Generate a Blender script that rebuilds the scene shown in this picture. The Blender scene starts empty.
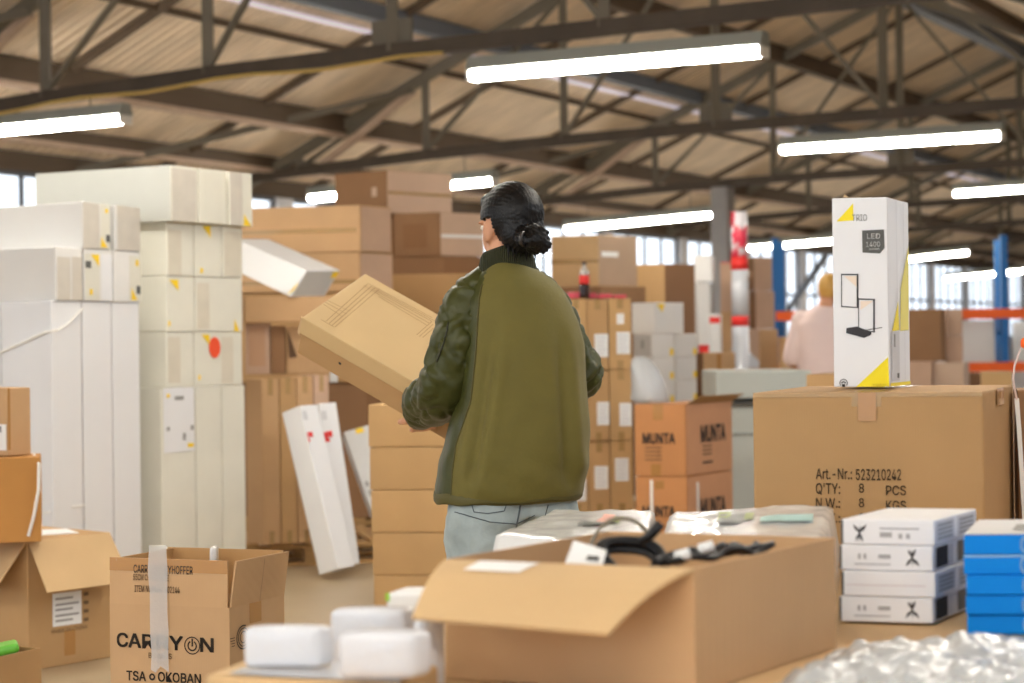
import bpy, bmesh, math, random
from mathutils import Vector, Matrix, noise
random.seed(7)
R = math.radians
D = bpy.data
SC = bpy.context.scene
COL = SC.collection
# ------------------------------------------------------------------ camera
F = 1800.0                      # focal length in pixels of a 1024 wide frame
CAMZ = 1.27
ROLL = 0.012
CR = Vector((math.cos(ROLL), 0, -math.sin(ROLL)))
CU = Vector((math.sin(ROLL), 0, math.cos(ROLL)))
CF = Vector((0, 1, 0))
cam_d = D.cameras.new('camera')
cam = D.objects.new('camera', cam_d)
COL.objects.link(cam)
cam.matrix_world = Matrix(((CR.x, CU.x, -CF.x, 0), (CR.y, CU.y, -CF.y, 0), (CR.z, CU.z, -CF.z, CAMZ), (0, 0, 0, 1)))
cam_d.sensor_width = 36
cam_d.lens = F * 36 / 1024
cam_d.clip_end = 200
cam_d.dof.use_dof = True
cam_d.dof.focus_distance = 4.55
cam_d.dof.aperture_fstop = 3.6
SC.camera = cam
# ------------------------------------------------------------------ world, exposure
world = D.worlds.new('sky')
SC.world = world
world.use_nodes = True
bg = world.node_tree.nodes['Background']
bg.inputs[0].default_value = (0.80, 0.89, 1.0, 1)
bg.inputs[1].default_value = 2.6
SC.view_settings.view_transform = 'Standard'
SC.view_settings.look = 'None'
SC.view_settings.exposure = -0.08
SC.view_settings.gamma = 1.0
SC.view_settings.use_curve_mapping = False
TUBE = 70.0                     # radiance of the fluorescent tubes


def P(u, v, d):
    return Vector((0, 0, CAMZ)) + d * (CF + CR * ((u - 512) / F) + CU * ((341.5 - v) / F))


# ------------------------------------------------------------------ materials
def lin(c):
    return tuple((x / 255 / 12.92 if x / 255 <= .04045 else ((x / 255 + .055) / 1.055) ** 2.4) for x in c)


MATS = {}


def mat(name, rgb, rough=.6, var=.0, vscale=6, bump=0, bscale=40, wave=0, wscale=120, waxis='X', metal=0, emit=0, alpha=1,
        spec=.5, rand=0, stretch=None, coat=0, trans=0, sheen=0, ior=1.45):
    if name in MATS:
        return MATS[name]
    m = D.materials.new(name)
    m.use_nodes = True
    nt = m.node_tree
    b = nt.nodes['Principled BSDF']
    col = (*lin(rgb), 1)
    b.inputs['Base Color'].default_value = col
    b.inputs['Roughness'].default_value = rough
    b.inputs['Metallic'].default_value = metal
    b.inputs['Alpha'].default_value = alpha
    b.inputs['Specular IOR Level'].default_value = spec
    b.inputs['Coat Weight'].default_value = coat
    b.inputs['Transmission Weight'].default_value = trans
    b.inputs['Sheen Weight'].default_value = sheen
    b.inputs['IOR'].default_value = ior
    if emit:
        b.inputs['Emission Color'].default_value = col
        b.inputs['Emission Strength'].default_value = emit
    tc = nt.nodes.new('ShaderNodeTexCoord')
    src = tc.outputs['Object']
    if stretch:
        mp = nt.nodes.new('ShaderNodeMapping')
        mp.inputs['Scale'].default_value = stretch
        nt.links.new(src, mp.inputs[0])
        src = mp.outputs[0]
    if var or rand:
        hsv = nt.nodes.new('ShaderNodeHueSaturation')
        hsv.inputs['Color'].default_value = col
        nt.links.new(hsv.outputs[0], b.inputs['Base Color'])
        last = None
        if var:
            n = nt.nodes.new('ShaderNodeTexNoise')
            n.inputs['Scale'].default_value = vscale
            n.inputs['Detail'].default_value = 5
            nt.links.new(src, n.inputs['Vector'])
            mr = nt.nodes.new('ShaderNodeMapRange')
            mr.inputs['From Min'].default_value = .25
            mr.inputs['From Max'].default_value = .75
            mr.inputs['To Min'].default_value = 1 - var
            mr.inputs['To Max'].default_value = 1 + var
            nt.links.new(n.outputs[0], mr.inputs[0])
            last = mr.outputs[0]
        if rand:
            oi = nt.nodes.new('ShaderNodeObjectInfo')
            mr2 = nt.nodes.new('ShaderNodeMapRange')
            mr2.inputs['To Min'].default_value = 1 - rand
            mr2.inputs['To Max'].default_value = 1 + rand
            nt.links.new(oi.outputs['Random'], mr2.inputs[0])
            if last:
                mu = nt.nodes.new('ShaderNodeMath')
                mu.operation = 'MULTIPLY'
                nt.links.new(last, mu.inputs[0])
                nt.links.new(mr2.outputs[0], mu.inputs[1])
                last = mu.outputs[0]
            else:
                last = mr2.outputs[0]
        nt.links.new(last, hsv.inputs['Value'])
    if bump or wave:
        bp = nt.nodes.new('ShaderNodeBump')
        bp.inputs['Distance'].default_value = .01
        bp.inputs['Strength'].default_value = bump or wave
        if bump:
            n = nt.nodes.new('ShaderNodeTexNoise')
            n.inputs['Scale'].default_value = bscale
            n.inputs['Detail'].default_value = 4
            nt.links.new(src, n.inputs['Vector'])
            nt.links.new(n.outputs[0], bp.inputs['Height'])
        else:
            n = nt.nodes.new('ShaderNodeTexWave')
            n.bands_direction = waxis
            n.inputs['Scale'].default_value = wscale
            nt.links.new(src, n.inputs['Vector'])
            nt.links.new(n.outputs[0], bp.inputs['Height'])
        nt.links.new(bp.outputs[0], b.inputs['Normal'])
    MATS[name] = m
    return m


def card(name, rgb, rand=.05):
    return mat(name, rgb, rough=.72, var=.06, vscale=5, wave=.05, wscale=60, waxis='X', rand=rand, spec=.3)


C_OCHRE = card('cardboard ochre', (182, 145, 100))
C_GOLD = card('cardboard golden', (190, 153, 105))
C_TAN = card('cardboard tan', (192, 155, 114))
C_PINK = card('cardboard pinkish', (190, 158, 134))
C_DARK = card('cardboard brown', (142, 106, 74))
C_ORANGE = card('cardboard orange', (196, 137, 88))
C_DEEP = card('cardboard amber', (188, 134, 72))
C_INNER = card('cardboard inside', (180, 140, 92))
C_LIGHT = card('cardboard light', (202, 170, 126))
WHITE = mat('white carton', (226, 224, 220), rough=.55, var=.035, vscale=3, rand=.02)
CREAM = mat('off white carton', (222, 219, 205), rough=.55, var=.05, vscale=4, rand=.02)
WHITE2 = mat('white gloss carton', (232, 232, 233), rough=.35, var=.02, vscale=4, rand=.02)
PANEL = mat('greyish carton panel', (205, 198, 186), rough=.6, var=.08, vscale=9, rand=.04)
YELLOW = mat('yellow print', (246, 208, 28), rough=.5)
YELLOW2 = mat('pure yellow print', (246, 224, 12), rough=.45)
REDP = mat('red print', (226, 48, 42), rough=.5)
ORANGEP = mat('orange red sticker', (238, 84, 44), rough=.5)
BLACK = mat('black print', (38, 34, 32), rough=.7)
GREYP = mat('grey print', (150, 148, 145), rough=.6)
GREYD = mat('dark grey print', (88, 88, 84), rough=.55)
INK = mat('brown black ink', (52, 44, 36), rough=.8, var=.15, vscale=60)
INK2 = mat('faded ink', (112, 88, 62), rough=.8)
PAPER = mat('white paper label', (236, 236, 234), rough=.6, var=.02)
TAPE = mat('brown packing tape', (176, 128, 72), rough=.22, coat=.3)
CTAPE = mat('clear packing tape', (196, 160, 104), rough=.15, alpha=.55, coat=.5)
WTAPE = mat('milky tape', (232, 232, 230), rough=.3, alpha=.46, bump=.2, bscale=90)
STRAPM = mat('white plastic strap', (236, 234, 228), rough=.4)
WOOD = mat('pallet wood', (176, 138, 88), rough=.8, var=.15, vscale=8, stretch=(1, 8, 8), rand=.08)
STEEL = mat('painted grey steel', (112, 106, 94), rough=.6, var=.12, vscale=3, rand=.05)
STEELD = mat('dark rusty steel', (78, 69, 60), rough=.7, var=.2, vscale=3)
HOUSING = mat('lamp housing grey', (150, 155, 150), rough=.45)
TUBEM = mat('lit fluorescent tube', (255, 250, 240), emit=TUBE)
BLUE = mat('bright blue carton', (0, 130, 222), rough=.55, spec=.25, rand=.03)
RACKB = mat('blue rack paint', (30, 104, 172), rough=.4)
RACKO = mat('orange rack paint', (250, 104, 30), rough=.4)
CABLE = mat('black rubber', (22, 22, 24), rough=.4)
CABLEG = mat('grey translucent cable', (120, 112, 96), rough=.3)
FILM = mat('clear glossy film', (236, 240, 244), rough=.08, alpha=.32, coat=1)


def frost(name, rgb, trans):
    m = D.materials.new(name)
    m.use_nodes = True
    nt = m.node_tree
    b = nt.nodes['Principled BSDF']
    b.inputs['Base Color'].default_value = (*lin(rgb), 1)
    b.inputs['Roughness'].default_value = .26
    b.inputs['Coat Weight'].default_value = .5
    b.inputs['Alpha'].default_value = 1 - trans
    n = nt.nodes.new('ShaderNodeTexNoise')
    n.inputs['Scale'].default_value = 26
    n.inputs['Detail'].default_value = 3
    tc = nt.nodes.new('ShaderNodeTexCoord')
    nt.links.new(tc.outputs['Object'], n.inputs['Vector'])
    bp = nt.nodes.new('ShaderNodeBump')
    bp.inputs['Strength'].default_value = .5
    bp.inputs['Distance'].default_value = .01
    nt.links.new(n.outputs[0], bp.inputs['Height'])
    nt.links.new(bp.outputs[0], b.inputs['Normal'])
    MATS[name] = m
    return m


BAGM = frost('frosted plastic bag', (226, 227, 226), 0)
BUBBLE = frost('crinkled clear plastic', (214, 218, 220), .35)
WRAPM = frost('stretch wrap white', (218, 220, 225), .05)


# ------------------------------------------------------------------ object helpers
def tag(o, label=None, cat=None, group=None, kind=None):
    if label:
        o['label'] = label
    if cat:
        o['category'] = cat
    if group:
        o['group'] = group
    if kind:
        o['kind'] = kind
    return o


def mesh_obj(name, verts, faces, m, parent=None, smooth=False, origin=None, yaw=0.0):
    """verts in world space; origin/yaw give the object's frame (or the parent's frame is inherited)"""
    me = D.meshes.new(name)
    me.from_pydata([tuple(v) for v in verts], [], faces)
    return link_mesh(name, me, m, parent, smooth, origin, yaw)


def link_mesh(name, me, m, parent=None, smooth=False, origin=None, yaw=0.0):
    o = D.objects.new(name, me)
    COL.objects.link(o)
    if m is not None:
        me.materials.append(m)
    if parent is not None and origin is None:
        M = world_of(parent)
        me.transform(M.inverted())
        o.parent = parent
    else:
        M = Matrix.Translation(origin if origin is not None else Vector((0, 0, 0))) @ Matrix.Rotation(yaw, 4, 'Z')
        me.transform(M.inverted())
        if parent is not None:
            o.parent = parent
            M = world_of(parent).inverted() @ M
        o.matrix_basis = M
    if smooth:
        for p in me.polygons:
            p.use_smooth = True
    me.update()
    return o


def world_of(o):
    M = o.matrix_basis.copy()
    p = o.parent
    while p is not None:
        M = p.matrix_basis @ M
        p = p.parent
    return M


def empty(name, loc, label=None, cat=None, group=None, kind=None, yaw=0):
    o = D.objects.new(name, None)
    COL.objects.link(o)
    o.empty_display_size = .1
    o.matrix_basis = Matrix.Translation(loc) @ Matrix.Rotation(yaw, 4, 'Z')
    return tag(o, label, cat, group, kind)


def bevel(o, w, seg=2, ang=40):
    b = o.modifiers.new('bevel', 'BEVEL')
    b.width = w
    b.segments = seg
    b.limit_method = 'ANGLE'
    b.angle_limit = R(ang)
    return o


class MB:
    """collects simple solids, links them as one mesh object"""

    def __init__(s):
        s.v = []
        s.f = []

    def add(s, v, f):
        k = len(s.v)
        s.v += [Vector(x) for x in v]
        s.f += [[i + k for i in q] for q in f]
        return s

    def hexa(s, b, t):
        """b, t: four corners counter-clockwise from above"""
        return s.add(list(b) + list(t), [[3, 2, 1, 0], [4, 5, 6, 7], [0, 1, 5, 4], [1, 2, 6, 5], [2, 3, 7, 6], [3, 0, 4, 7]])

    def box(s, c, sx, sy, sz, M=None):
        q = [(-1, -1), (1, -1), (1, 1), (-1, 1)]
        b = [Vector((x * sx / 2, y * sy / 2, -sz / 2)) for x, y in q]
        t = [Vector((x * sx / 2, y * sy / 2, sz / 2)) for x, y in q]
        if M is None:
            M = Matrix.Identity(3)
        return s.hexa([Vector(c) + M @ p for p in b], [Vector(c) + M @ p for p in t])

    def bar(s, p, q, w, h, up=Vector((0, 0, 1))):
        p, q = Vector(p), Vector(q)
        a = (q - p).normalized()
        if abs(a.dot(up)) > .98:
            up = Vector((1, 0, 0))
        x = a.cross(up).normalized()
        y = x.cross(a).normalized()
        k = [(-w / 2, -h / 2), (w / 2, -h / 2), (w / 2, h / 2), (-w / 2, h / 2)]
        return s.hexa([p + x * i + y * j for i, j in k], [q + x * i + y * j for i, j in k])

    def tube(s, pts, r, n=10, cap=True):
        pts = [Vector(p) for p in pts]
        rs = r if isinstance(r, (list, tuple)) else [r] * len(pts)
        base = len(s.v)
        prev = None
        for i, p in enumerate(pts):
            a = (pts[min(i + 1, len(pts) - 1)] - pts[max(i - 1, 0)]).normalized()
            if prev is None:
                up = Vector((0, 0, 1)) if abs(a.z) < .9 else Vector((1, 0, 0))
                x = a.cross(up).normalized()
            else:
                x = (prev - a * prev.dot(a)).normalized()
            prev = x
            y = a.cross(x)
            for k in range(n):
                t = 2 * math.pi * k / n
                s.v.append(p + (x * math.cos(t) + y * math.sin(t)) * rs[i])
        for i in range(len(pts) - 1):
            for k in range(n):
                a0 = base + i * n + k
                b0 = base + i * n + (k + 1) % n
                s.f.append([a0, b0, b0 + n, a0 + n])
        if cap:
            s.f.append([base + k for k in range(n)][::-1])
            s.f.append([base + (len(pts) - 1) * n + k for k in range(n)])
        return s

    def lathe(s, c, prof, n=20, M=None):
        base = len(s.v)
        c = Vector(c)
        for r, z in prof:
            for k in range(n):
                t = 2 * math.pi * k / n
                p = Vector((r * math.cos(t), r * math.sin(t), z))
                s.v.append(c + (M @ p if M else p))
        for i in range(len(prof) - 1):
            for k in range(n):
                a0 = base + i * n + k
                b0 = base + i * n + (k + 1) % n
                s.f.append([a0, b0, b0 + n, a0 + n])
        s.f.append([base + k for k in range(n)][::-1])
        s.f.append([base + (len(prof) - 1) * n + k for k in range(n)])
        return s

    def build(s, name, m, parent=None, smooth=False, origin=None, yaw=0.0):
        return mesh_obj(name, s.v, s.f, m, parent, smooth, origin, yaw)


TXT = {}
try:                            # the sans face that ships inside Blender itself
    import os
    FONT = D.fonts.load(os.path.join(bpy.utils.system_resource('DATAFILES'), 'fonts', 'Inter.woff2'))
except Exception:
    FONT = None


def text_mesh(string, bold=0.0):
    key = (string, bold)
    if key in TXT:
        return TXT[key]
    cu = D.curves.new('txt', 'FONT')
    cu.body = string
    if FONT:
        cu.font = FONT
    cu.resolution_u = 3
    o = D.objects.new('txt', cu)
    COL.objects.link(o)
    bpy.context.view_layer.update()
    dg = bpy.context.evaluated_depsgraph_get()
    me = D.meshes.new_from_object(o.evaluated_get(dg))
    vs = [v.co.copy() for v in me.vertices]
    fs = [list(p.vertices) for p in me.polygons]
    D.objects.remove(o)
    D.meshes.remove(me)
    D.curves.remove(cu)
    x0 = min(v.x for v in vs)
    x1 = max(v.x for v in vs)
    y0 = min(v.y for v in vs)
    y1 = max(v.y for v in vs)
    if bold:                    # heavier strokes: the outline again, shifted a little each way
        k = len(vs)
        b_ = bold * (y1 - y0)
        sh = [(-b_, -b_), (b_, -b_), (b_, b_), (-b_, b_), (0, 0)]
        vs, fs = [Vector((v.x + i, v.y + j, 0)) for i, j in sh for v in vs], [[q + k * n_ for q in f] for n_ in range(5) for f in fs]
    vs = [((v.x - x0) / (x1 - x0), (v.y - y0) / (y1 - y0)) for v in vs]
    TXT[key] = (vs, fs)
    return TXT[key]


class Face:
    """a flat rectangle in space: origin O (lower left), A (right), B (up), bulge outward along N"""

    def __init__(s, O, A, B, bulge=0.0, parent=None):
        s.O, s.A, s.B = Vector(O), Vector(A), Vector(B)
        s.N = s.A.cross(s.B).normalized()
        s.bulge = bulge
        s.parent = parent

    def pt(s, a, b, off=0.0):
        k = s.bulge * 16 * a * (1 - a) * b * (1 - b) if 0 < a < 1 and 0 < b < 1 else 0
        return s.O + s.A * a + s.B * b + s.N * (k + off)

    def px(s, u, v):
        c = Vector((0, 0, CAMZ))
        r = P(u, v, 1) - c
        t = (s.O - c).dot(s.N) / r.dot(s.N)
        q = c + r * t - s.O
        a2, b2, ab = s.A.dot(s.A), s.B.dot(s.B), s.A.dot(s.B)
        qa, qb = q.dot(s.A), q.dot(s.B)
        det = a2 * b2 - ab * ab
        return (qa * b2 - qb * ab) / det, (qb * a2 - qa * ab) / det

    def poly(s, name, pts, m, off=.0015, parent=None):
        return mesh_obj(name, [s.pt(min(max(a, 0), 1), min(max(b, 0), 1), off) for a, b in pts], [list(range(len(pts)))], m, parent or s.parent)

    def patch(s, name, a0, b0, a1, b1, m, off=.0015, n=4, parent=None):
        v, f = [], []
        for j in range(n + 1):
            for i in range(n + 1):
                v.append(s.pt(a0 + (a1 - a0) * i / n, b0 + (b1 - b0) * j / n, off))
        for j in range(n):
            for i in range(n):
                k = j * (n + 1) + i
                f.append([k, k + 1, k + n + 2, k + n + 1])
        return mesh_obj(name, v, f, m, parent or s.parent)

    def patch_px(s, name, u0, v0, u1, v1, m, off=.0015, parent=None):
        um, vm = (u0 + u1) / 2, (v0 + v1) / 2
        a0, a1 = s.px(u0, vm)[0], s.px(u1, vm)[0]
        b1, b0 = s.px(um, v0)[1], s.px(um, v1)[1]
        return s.patch(name, max(a0, 0), max(b0, 0), min(a1, 1), min(b1, 1), m, off, parent=parent)

    def text(s, name, string, a0, b0, a1, b1, m, bold=0.0, off=.002, parent=None, extra=None):
        vs, fs = text_mesh(string, bold)
        return mesh_obj(name, [s.pt(a0 + (a1 - a0) * x, b0 + (b1 - b0) * y, off) for x, y in vs], fs, m, parent or s.parent)

    def text_px(s, name, string, u0, v0, u1, v1, m, bold=0.0, off=.002, parent=None):
        um, vm = (u0 + u1) / 2, (v0 + v1) / 2
        a0, a1 = s.px(u0, vm)[0], s.px(u1, vm)[0]
        b1, b0 = s.px(um, v0)[1], s.px(um, v1)[1]
        return s.text(name, string, a0, b0, a1, b1, m, bold, off, parent)


class Box:
    """a carton standing on its base: near, left and right bottom corners in plan, zb..zt"""

    def __init__(s, name, label, cat, near, left, right, zb, zt, m, group=None, bulge=.003, bev=.004, parent=None, top=True):
        s.n, s.l, s.r = Vector(near[:2]), Vector(left[:2]), Vector(right[:2])
        s.b = s.l + s.r - s.n
        s.zb, s.zt = zb, zt
        z = Vector((0, 0, 1))

        def v3(p, h):
            return Vector((p.x, p.y, h))
        H = z * (zt - zb)
        s.L = Face(v3(s.l, zb), v3(s.n - s.l, 0), H, bulge)
        s.R = Face(v3(s.n, zb), v3(s.r - s.n, 0), H, bulge)
        s.K = Face(v3(s.r, zb), v3(s.b - s.r, 0), H, bulge)
        s.S = Face(v3(s.b, zb), v3(s.l - s.b, 0), H, bulge)
        s.T = Face(v3(s.l, zt), v3(s.n - s.l, 0), v3(s.b - s.l, 0), bulge * .6)
        s.Bm = Face(v3(s.b, zb), v3(s.r - s.b, 0), v3(s.l - s.b, 0), 0)
        bm = bmesh.new()
        N = 4 if bulge else 1
        for f in (s.L, s.R, s.K, s.S, s.T, s.Bm):
            if f is s.T and not top:
                continue
            g = [[bm.verts.new(f.pt(i / N, j / N)) for i in range(N + 1)] for j in range(N + 1)]
            for j in range(N):
                for i in range(N):
                    bm.faces.new((g[j][i], g[j][i + 1], g[j + 1][i + 1], g[j + 1][i]))
        bmesh.ops.remove_doubles(bm, verts=bm.verts, dist=1e-5)
        bmesh.ops.recalc_face_normals(bm, faces=bm.faces)
        me = D.meshes.new(name)
        bm.to_mesh(me)
        bm.free()
        c = (s.l + s.r) / 2
        d = s.n - s.l
        s.o = link_mesh(name, me, m, parent, False, Vector((c.x, c.y, zb)), math.atan2(d.y, d.x))
        if bev:
            bevel(s.o, bev, 2, 50)
        tag(s.o, label, cat, group)
        for f in (s.L, s.R, s.K, s.S, s.T, s.Bm):
            f.parent = s.o

    def seam(s, m=TAPE, w=.05, ends='LR', drop=.09, along='A'):
        """packing tape along the middle of the top, folded down over both ends"""
        Lw = (s.n - s.l).length
        Rw = (s.r - s.n).length
        H = s.zt - s.zb
        v, f = [], []

        def quad(fc, a0, b0, a1, b1):
            k = len(v)
            v.extend([fc.pt(a0, b0, .001), fc.pt(a1, b0, .001), fc.pt(a1, b1, .001), fc.pt(a0, b1, .001)])
            f.append([k, k + 1, k + 2, k + 3])
        if along == 'A':      # seam runs along the left face's direction; folds down onto R
            h = w / 2 / Rw
            quad(s.T, 0, .5 - h, 1, .5 + h)
            quad(s.R, .5 - h, 1 - drop / H, .5 + h, 1)
        else:
            h = w / 2 / Lw
            quad(s.T, .5 - h, 0, .5 + h, 1)
            quad(s.L, .5 - h, 1 - drop / H, .5 + h, 1)
        mesh_obj('packing_tape', v, f, m, s.o)


def ratio(u, v):
    p = P(u, v, 1) - Vector((0, 0, CAMZ))
    return p.x / p.y


def along(p0, d, u, v):
    """distance w along d from p0 where the picture column is u"""
    r = ratio(u, v)
    return (r * p0.y - p0.x) / (d.x - r * d.y)


def vbox(name, label, cat, u0, d, uL, uR, m, vt=None, vb=None, zt=None, zb=None, aL=25, aR=None, wL=None, wR=None, **kw):
    aR = aL if aR is None else aR
    va = vt if vt is not None else 341
    vc = vb if vb is not None else 341
    vm = (va + vc) / 2
    p = P(u0, vm, d)
    n = Vector((p.x, p.y))
    if zt is None:
        zt = P(u0, vt, d).z
    if zb is None:
        zb = P(u0, vb, d).z
    dl = Vector((-math.cos(R(aL)), math.sin(R(aL))))
    dr = Vector((math.sin(R(aR)), math.cos(R(aR))))
    if wL is None:
        wL = along(n, dl, uL, vm)
    if wR is None:
        wR = along(n, dr, uR, vm)
    return Box(name, label, cat, n, n + dl * wL, n + dr * wR, zb, zt, m, **kw)


def row(E, aL, aR, spans, zb, zt, wL, specs, m, group, gap=.010, name='carton', cat='box', vm=300, uL=None, **kw):
    """boxes side by side along the right-hand direction; E = (u, d) of the row's far right end"""
    e = P(E[0], vm, E[1])
    e = Vector((e.x, e.y))
    dl = Vector((-math.cos(R(aL)), math.sin(R(aL))))
    dr = Vector((math.sin(R(aR)), math.cos(R(aR))))
    out = []
    for (a, b), lab in zip(spans, specs):
        n = e + dr * (along(e, dr, a, vm) + gap / 2)
        r = e + dr * (along(e, dr, b, vm) - gap / 2)
        w = wL if uL is None else along(n, dl, uL, vm)
        out.append(Box(name, lab, cat, n, n + dl * w, r, zb, zt, m, group=group, **kw))
    return out


def obox(name, label, cat, O, ax, ay, az, m, group=None, bev=.004, parent=None):
    """oriented box from one corner and three edge vectors"""
    O, ax, ay, az = Vector(O), Vector(ax), Vector(ay), Vector(az)
    mb = MB().hexa([O, O + ax, O + ax + ay, O + ay], [O + az, O + ax + az, O + ax + ay + az, O + ay + az])
    o = mb.build(name, m, parent, origin=O + (ax + ay) / 2)
    bm = bmesh.new()
    bm.from_mesh(o.data)
    bmesh.ops.recalc_face_normals(bm, faces=bm.faces)
    bm.to_mesh(o.data)
    bm.free()
    if bev:
        bevel(o, bev)
    return tag(o, label, cat, group)


# ================================================================== SETTING
TAN = math.atan2(.5105, .8599)
E1 = Vector((.5105, .8599, 0))
E2 = Vector((.8599, -.5105, 0))
R0 = Vector((2.5, 21.8, 0))


def hall(w, s, z):
    return R0 + E1 * w + E2 * (s - 7.5) + Vector((0, 0, z))


def roof_z(s):
    k = s if s <= 7.5 else (15 - s if s <= 15 else s - 15)
    return CAMZ + 2.33 + .417 * k


floor_m = mat('worn concrete floor', (172, 152, 122), rough=.42, var=.13, vscale=.9, bump=.06, bscale=9)
fl = MB().add([(-25, -20, 0), (45, -20, 0), (45, 80, 0), (-25, 80, 0), (-25, -20, -.1), (45, -20, -.1), (45, 80, -.1), (-25, 80, -.1)],
              [[0, 1, 2, 3], [7, 6, 5, 4], [0, 4, 5, 1], [1, 5, 6, 2], [2, 6, 7, 3], [3, 7, 4, 0]]).build('floor', floor_m)
tag(fl, kind='structure')

roof_m = mat('corrugated roof sheets', (222, 204, 180), rough=.75, var=.2, vscale=3.2, stretch=(1, .05, 1))
_nt = roof_m.node_tree
_tc = _nt.nodes.new('ShaderNodeTexCoord')
_wv = _nt.nodes.new('ShaderNodeTexWave')
_wv.bands_direction = 'X'
_wv.inputs['Scale'].default_value = 2.0
_wv.inputs['Distortion'].default_value = .4
_bp = _nt.nodes.new('ShaderNodeBump')
_bp.inputs['Distance'].default_value = .05
_bp.inputs['Strength'].default_value = .8
_nt.links.new(_tc.outputs['Object'], _wv.inputs['Vector'])
_nt.links.new(_wv.outputs[0], _bp.inputs['Height'])
_nt.links.new(_bp.outputs[0], _nt.nodes['Principled BSDF'].inputs['Normal'])
WA, WB = -30, 46


def roof_slab(s0, s1, name, parent=None):
    v = []
    for z in (0, .06):
        for (w, s) in ((WA, s0), (WB, s0), (WB, s1), (WA, s1)):
            zz = roof_z(s) if not (s == 15 and s0 == 15) else CAMZ + 2.33
            v.append(hall(w, s, zz + z))
    return mesh_obj(name, v, [[0, 1, 2, 3], [7, 6, 5, 4], [0, 4, 5, 1], [1, 5, 6, 2], [2, 6, 7, 3], [3, 7, 4, 0]], roof_m, parent,
                    origin=hall(0, 7.5, 0), yaw=math.atan2(E1.y, E1.x))


ceil_o = roof_slab(0, 7.5, 'ceiling')
tag(ceil_o, kind='structure')
for s0, s1 in ((7.5, 15), (15, 22.5)):
    roof_slab(s0, s1, 'roof_slope', ceil_o)


def slope_up(w, s, drop):
    return hall(w, s, roof_z(s) - drop)


PUR = mat('dark timber purlin', (96, 82, 68), rough=.8, var=.15, vscale=2, stretch=(.3, 3, 3))
PURB = mat('blue grey beam', (112, 122, 138), rough=.6, var=.08, vscale=2)
for s, w_, h_, mm in ((.12, .14, .22, PUR), (.7, .10, .16, PUR), (1.93, .14, .26, PUR), (3.26, .05, .07, PUR), (4.12, .16, .2, PURB),
                      (5.55, .14, .26, PUR), (7.5, .22, .3, PURB), (9.4, .12, .2, PUR), (11.4, .12, .2, PUR), (13.3, .12, .2, PUR)):
    MB().bar(slope_up(WA, s, h_ / 2), slope_up(WB, s, h_ / 2), w_, h_).build('purlin', mm, ceil_o)
# pale timber battens below the purlins and the strip of translucent sheet
BAT = mat('pale timber batten', (190, 168, 150), rough=.8, var=.1)
for s, dz in ((1.93, .29), (.7, .185)):
    MB().bar(slope_up(WA, s, dz), slope_up(WB, s, dz), .17, .055).build('batten', BAT, ceil_o)
SKY = mat('daylit roof sheet', (214, 208, 222), rough=.5, emit=.55)
MB().bar(slope_up(WA, 3.64, .012), slope_up(WB, 3.64, .012), .2, .02).build('skylight_strip', SKY, ceil_o)
for k in range(-3, 13):
    w = k * 3.45 + 1.72
    MB().bar(slope_up(w, .1, .05), slope_up(w, 7.4, .05), .07, .09).build('intermediate_rafter', PUR, ceil_o)
# long wall with its window band
wall_m = mat('whitewashed wall', (226, 226, 230), rough=.7, var=.05, vscale=1.2)
fr_m = mat('window frame steel', (92, 96, 104), rough=.5)
wl = MB()
ZW0, ZW1 = 1.2, 3.46
wl.hexa([hall(WA, -.2, 0), hall(WA, 0, 0), hall(WB, 0, 0), hall(WB, -.2, 0)], [hall(WA, -.2, ZW0), hall(WA, 0, ZW0), hall(WB, 0, ZW0), hall(WB, -.2, ZW0)])
wl.hexa([hall(WA, -.2, ZW1), hall(WA, 0, ZW1), hall(WB, 0, ZW1), hall(WB, -.2, ZW1)], [hall(WA, -.2, 3.62), hall(WA, 0, 3.62), hall(WB, 0, 3.62), hall(WB, -.2, 3.62)])
k = WA
while k < WB:
    wl.hexa([hall(k, -.2, ZW0), hall(k, 0, ZW0), hall(k + .35, 0, ZW0), hall(k + .35, -.2, ZW0)], [hall(k, -.2, ZW1), hall(k, 0, ZW1), hall(k + .35, 0, ZW1), hall(k + .35, -.2, ZW1)])
    k += 3.45
tag(wl.build('wall_left', wall_m), kind='structure')
GLASS = mat('window glass', (235, 242, 250), rough=.05, alpha=.14)
k, n = WA, 1
while k < WB - 3:
    a, b = k + .36, k + 3.44
    fo = MB()
    for z in (ZW0 + .04, (ZW0 + ZW1) / 2, ZW1 - .04):
        fo.bar(hall(a, -.1, z), hall(b, -.1, z), .06, .07)
    for i in range(5):
        w = a + (b - a) * i / 4
        fo.bar(hall(w, -.1, ZW0), hall(w, -.1, ZW1), .05, .06)
    wo = fo.build('window_%d' % n, fr_m)
    tag(wo, kind='structure')
    MB().hexa([hall(a, -.106, ZW0), hall(a, -.1, ZW0), hall(b, -.1, ZW0), hall(b, -.106, ZW0)],
              [hall(a, -.106, ZW1), hall(a, -.1, ZW1), hall(b, -.1, ZW1), hall(b, -.106, ZW1)]).build('pane', GLASS, wo)
    k += 3.45
    n += 1
wb = MB().hexa([hall(WB, -.2, 0), hall(WB, 15, 0), hall(WB + .2, 15, 0), hall(WB + .2, -.2, 0)], [hall(WB, -.2, 3.6), hall(WB, 15, 3.6), hall(WB + .2, 15, 3.6), hall(WB + .2, -.2, 3.6)])
wb.hexa([hall(WB, -.2, 3.6), hall(WB, 15, 3.6), hall(WB + .2, 15, 3.6), hall(WB + .2, -.2, 3.6)], [hall(WB, 7.49, 6.7), hall(WB, 7.51, 6.7), hall(WB + .2, 7.51, 6.7), hall(WB + .2, 7.49, 6.7)])
tag(wb.build('wall_back', wall_m), kind='structure')
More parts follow.
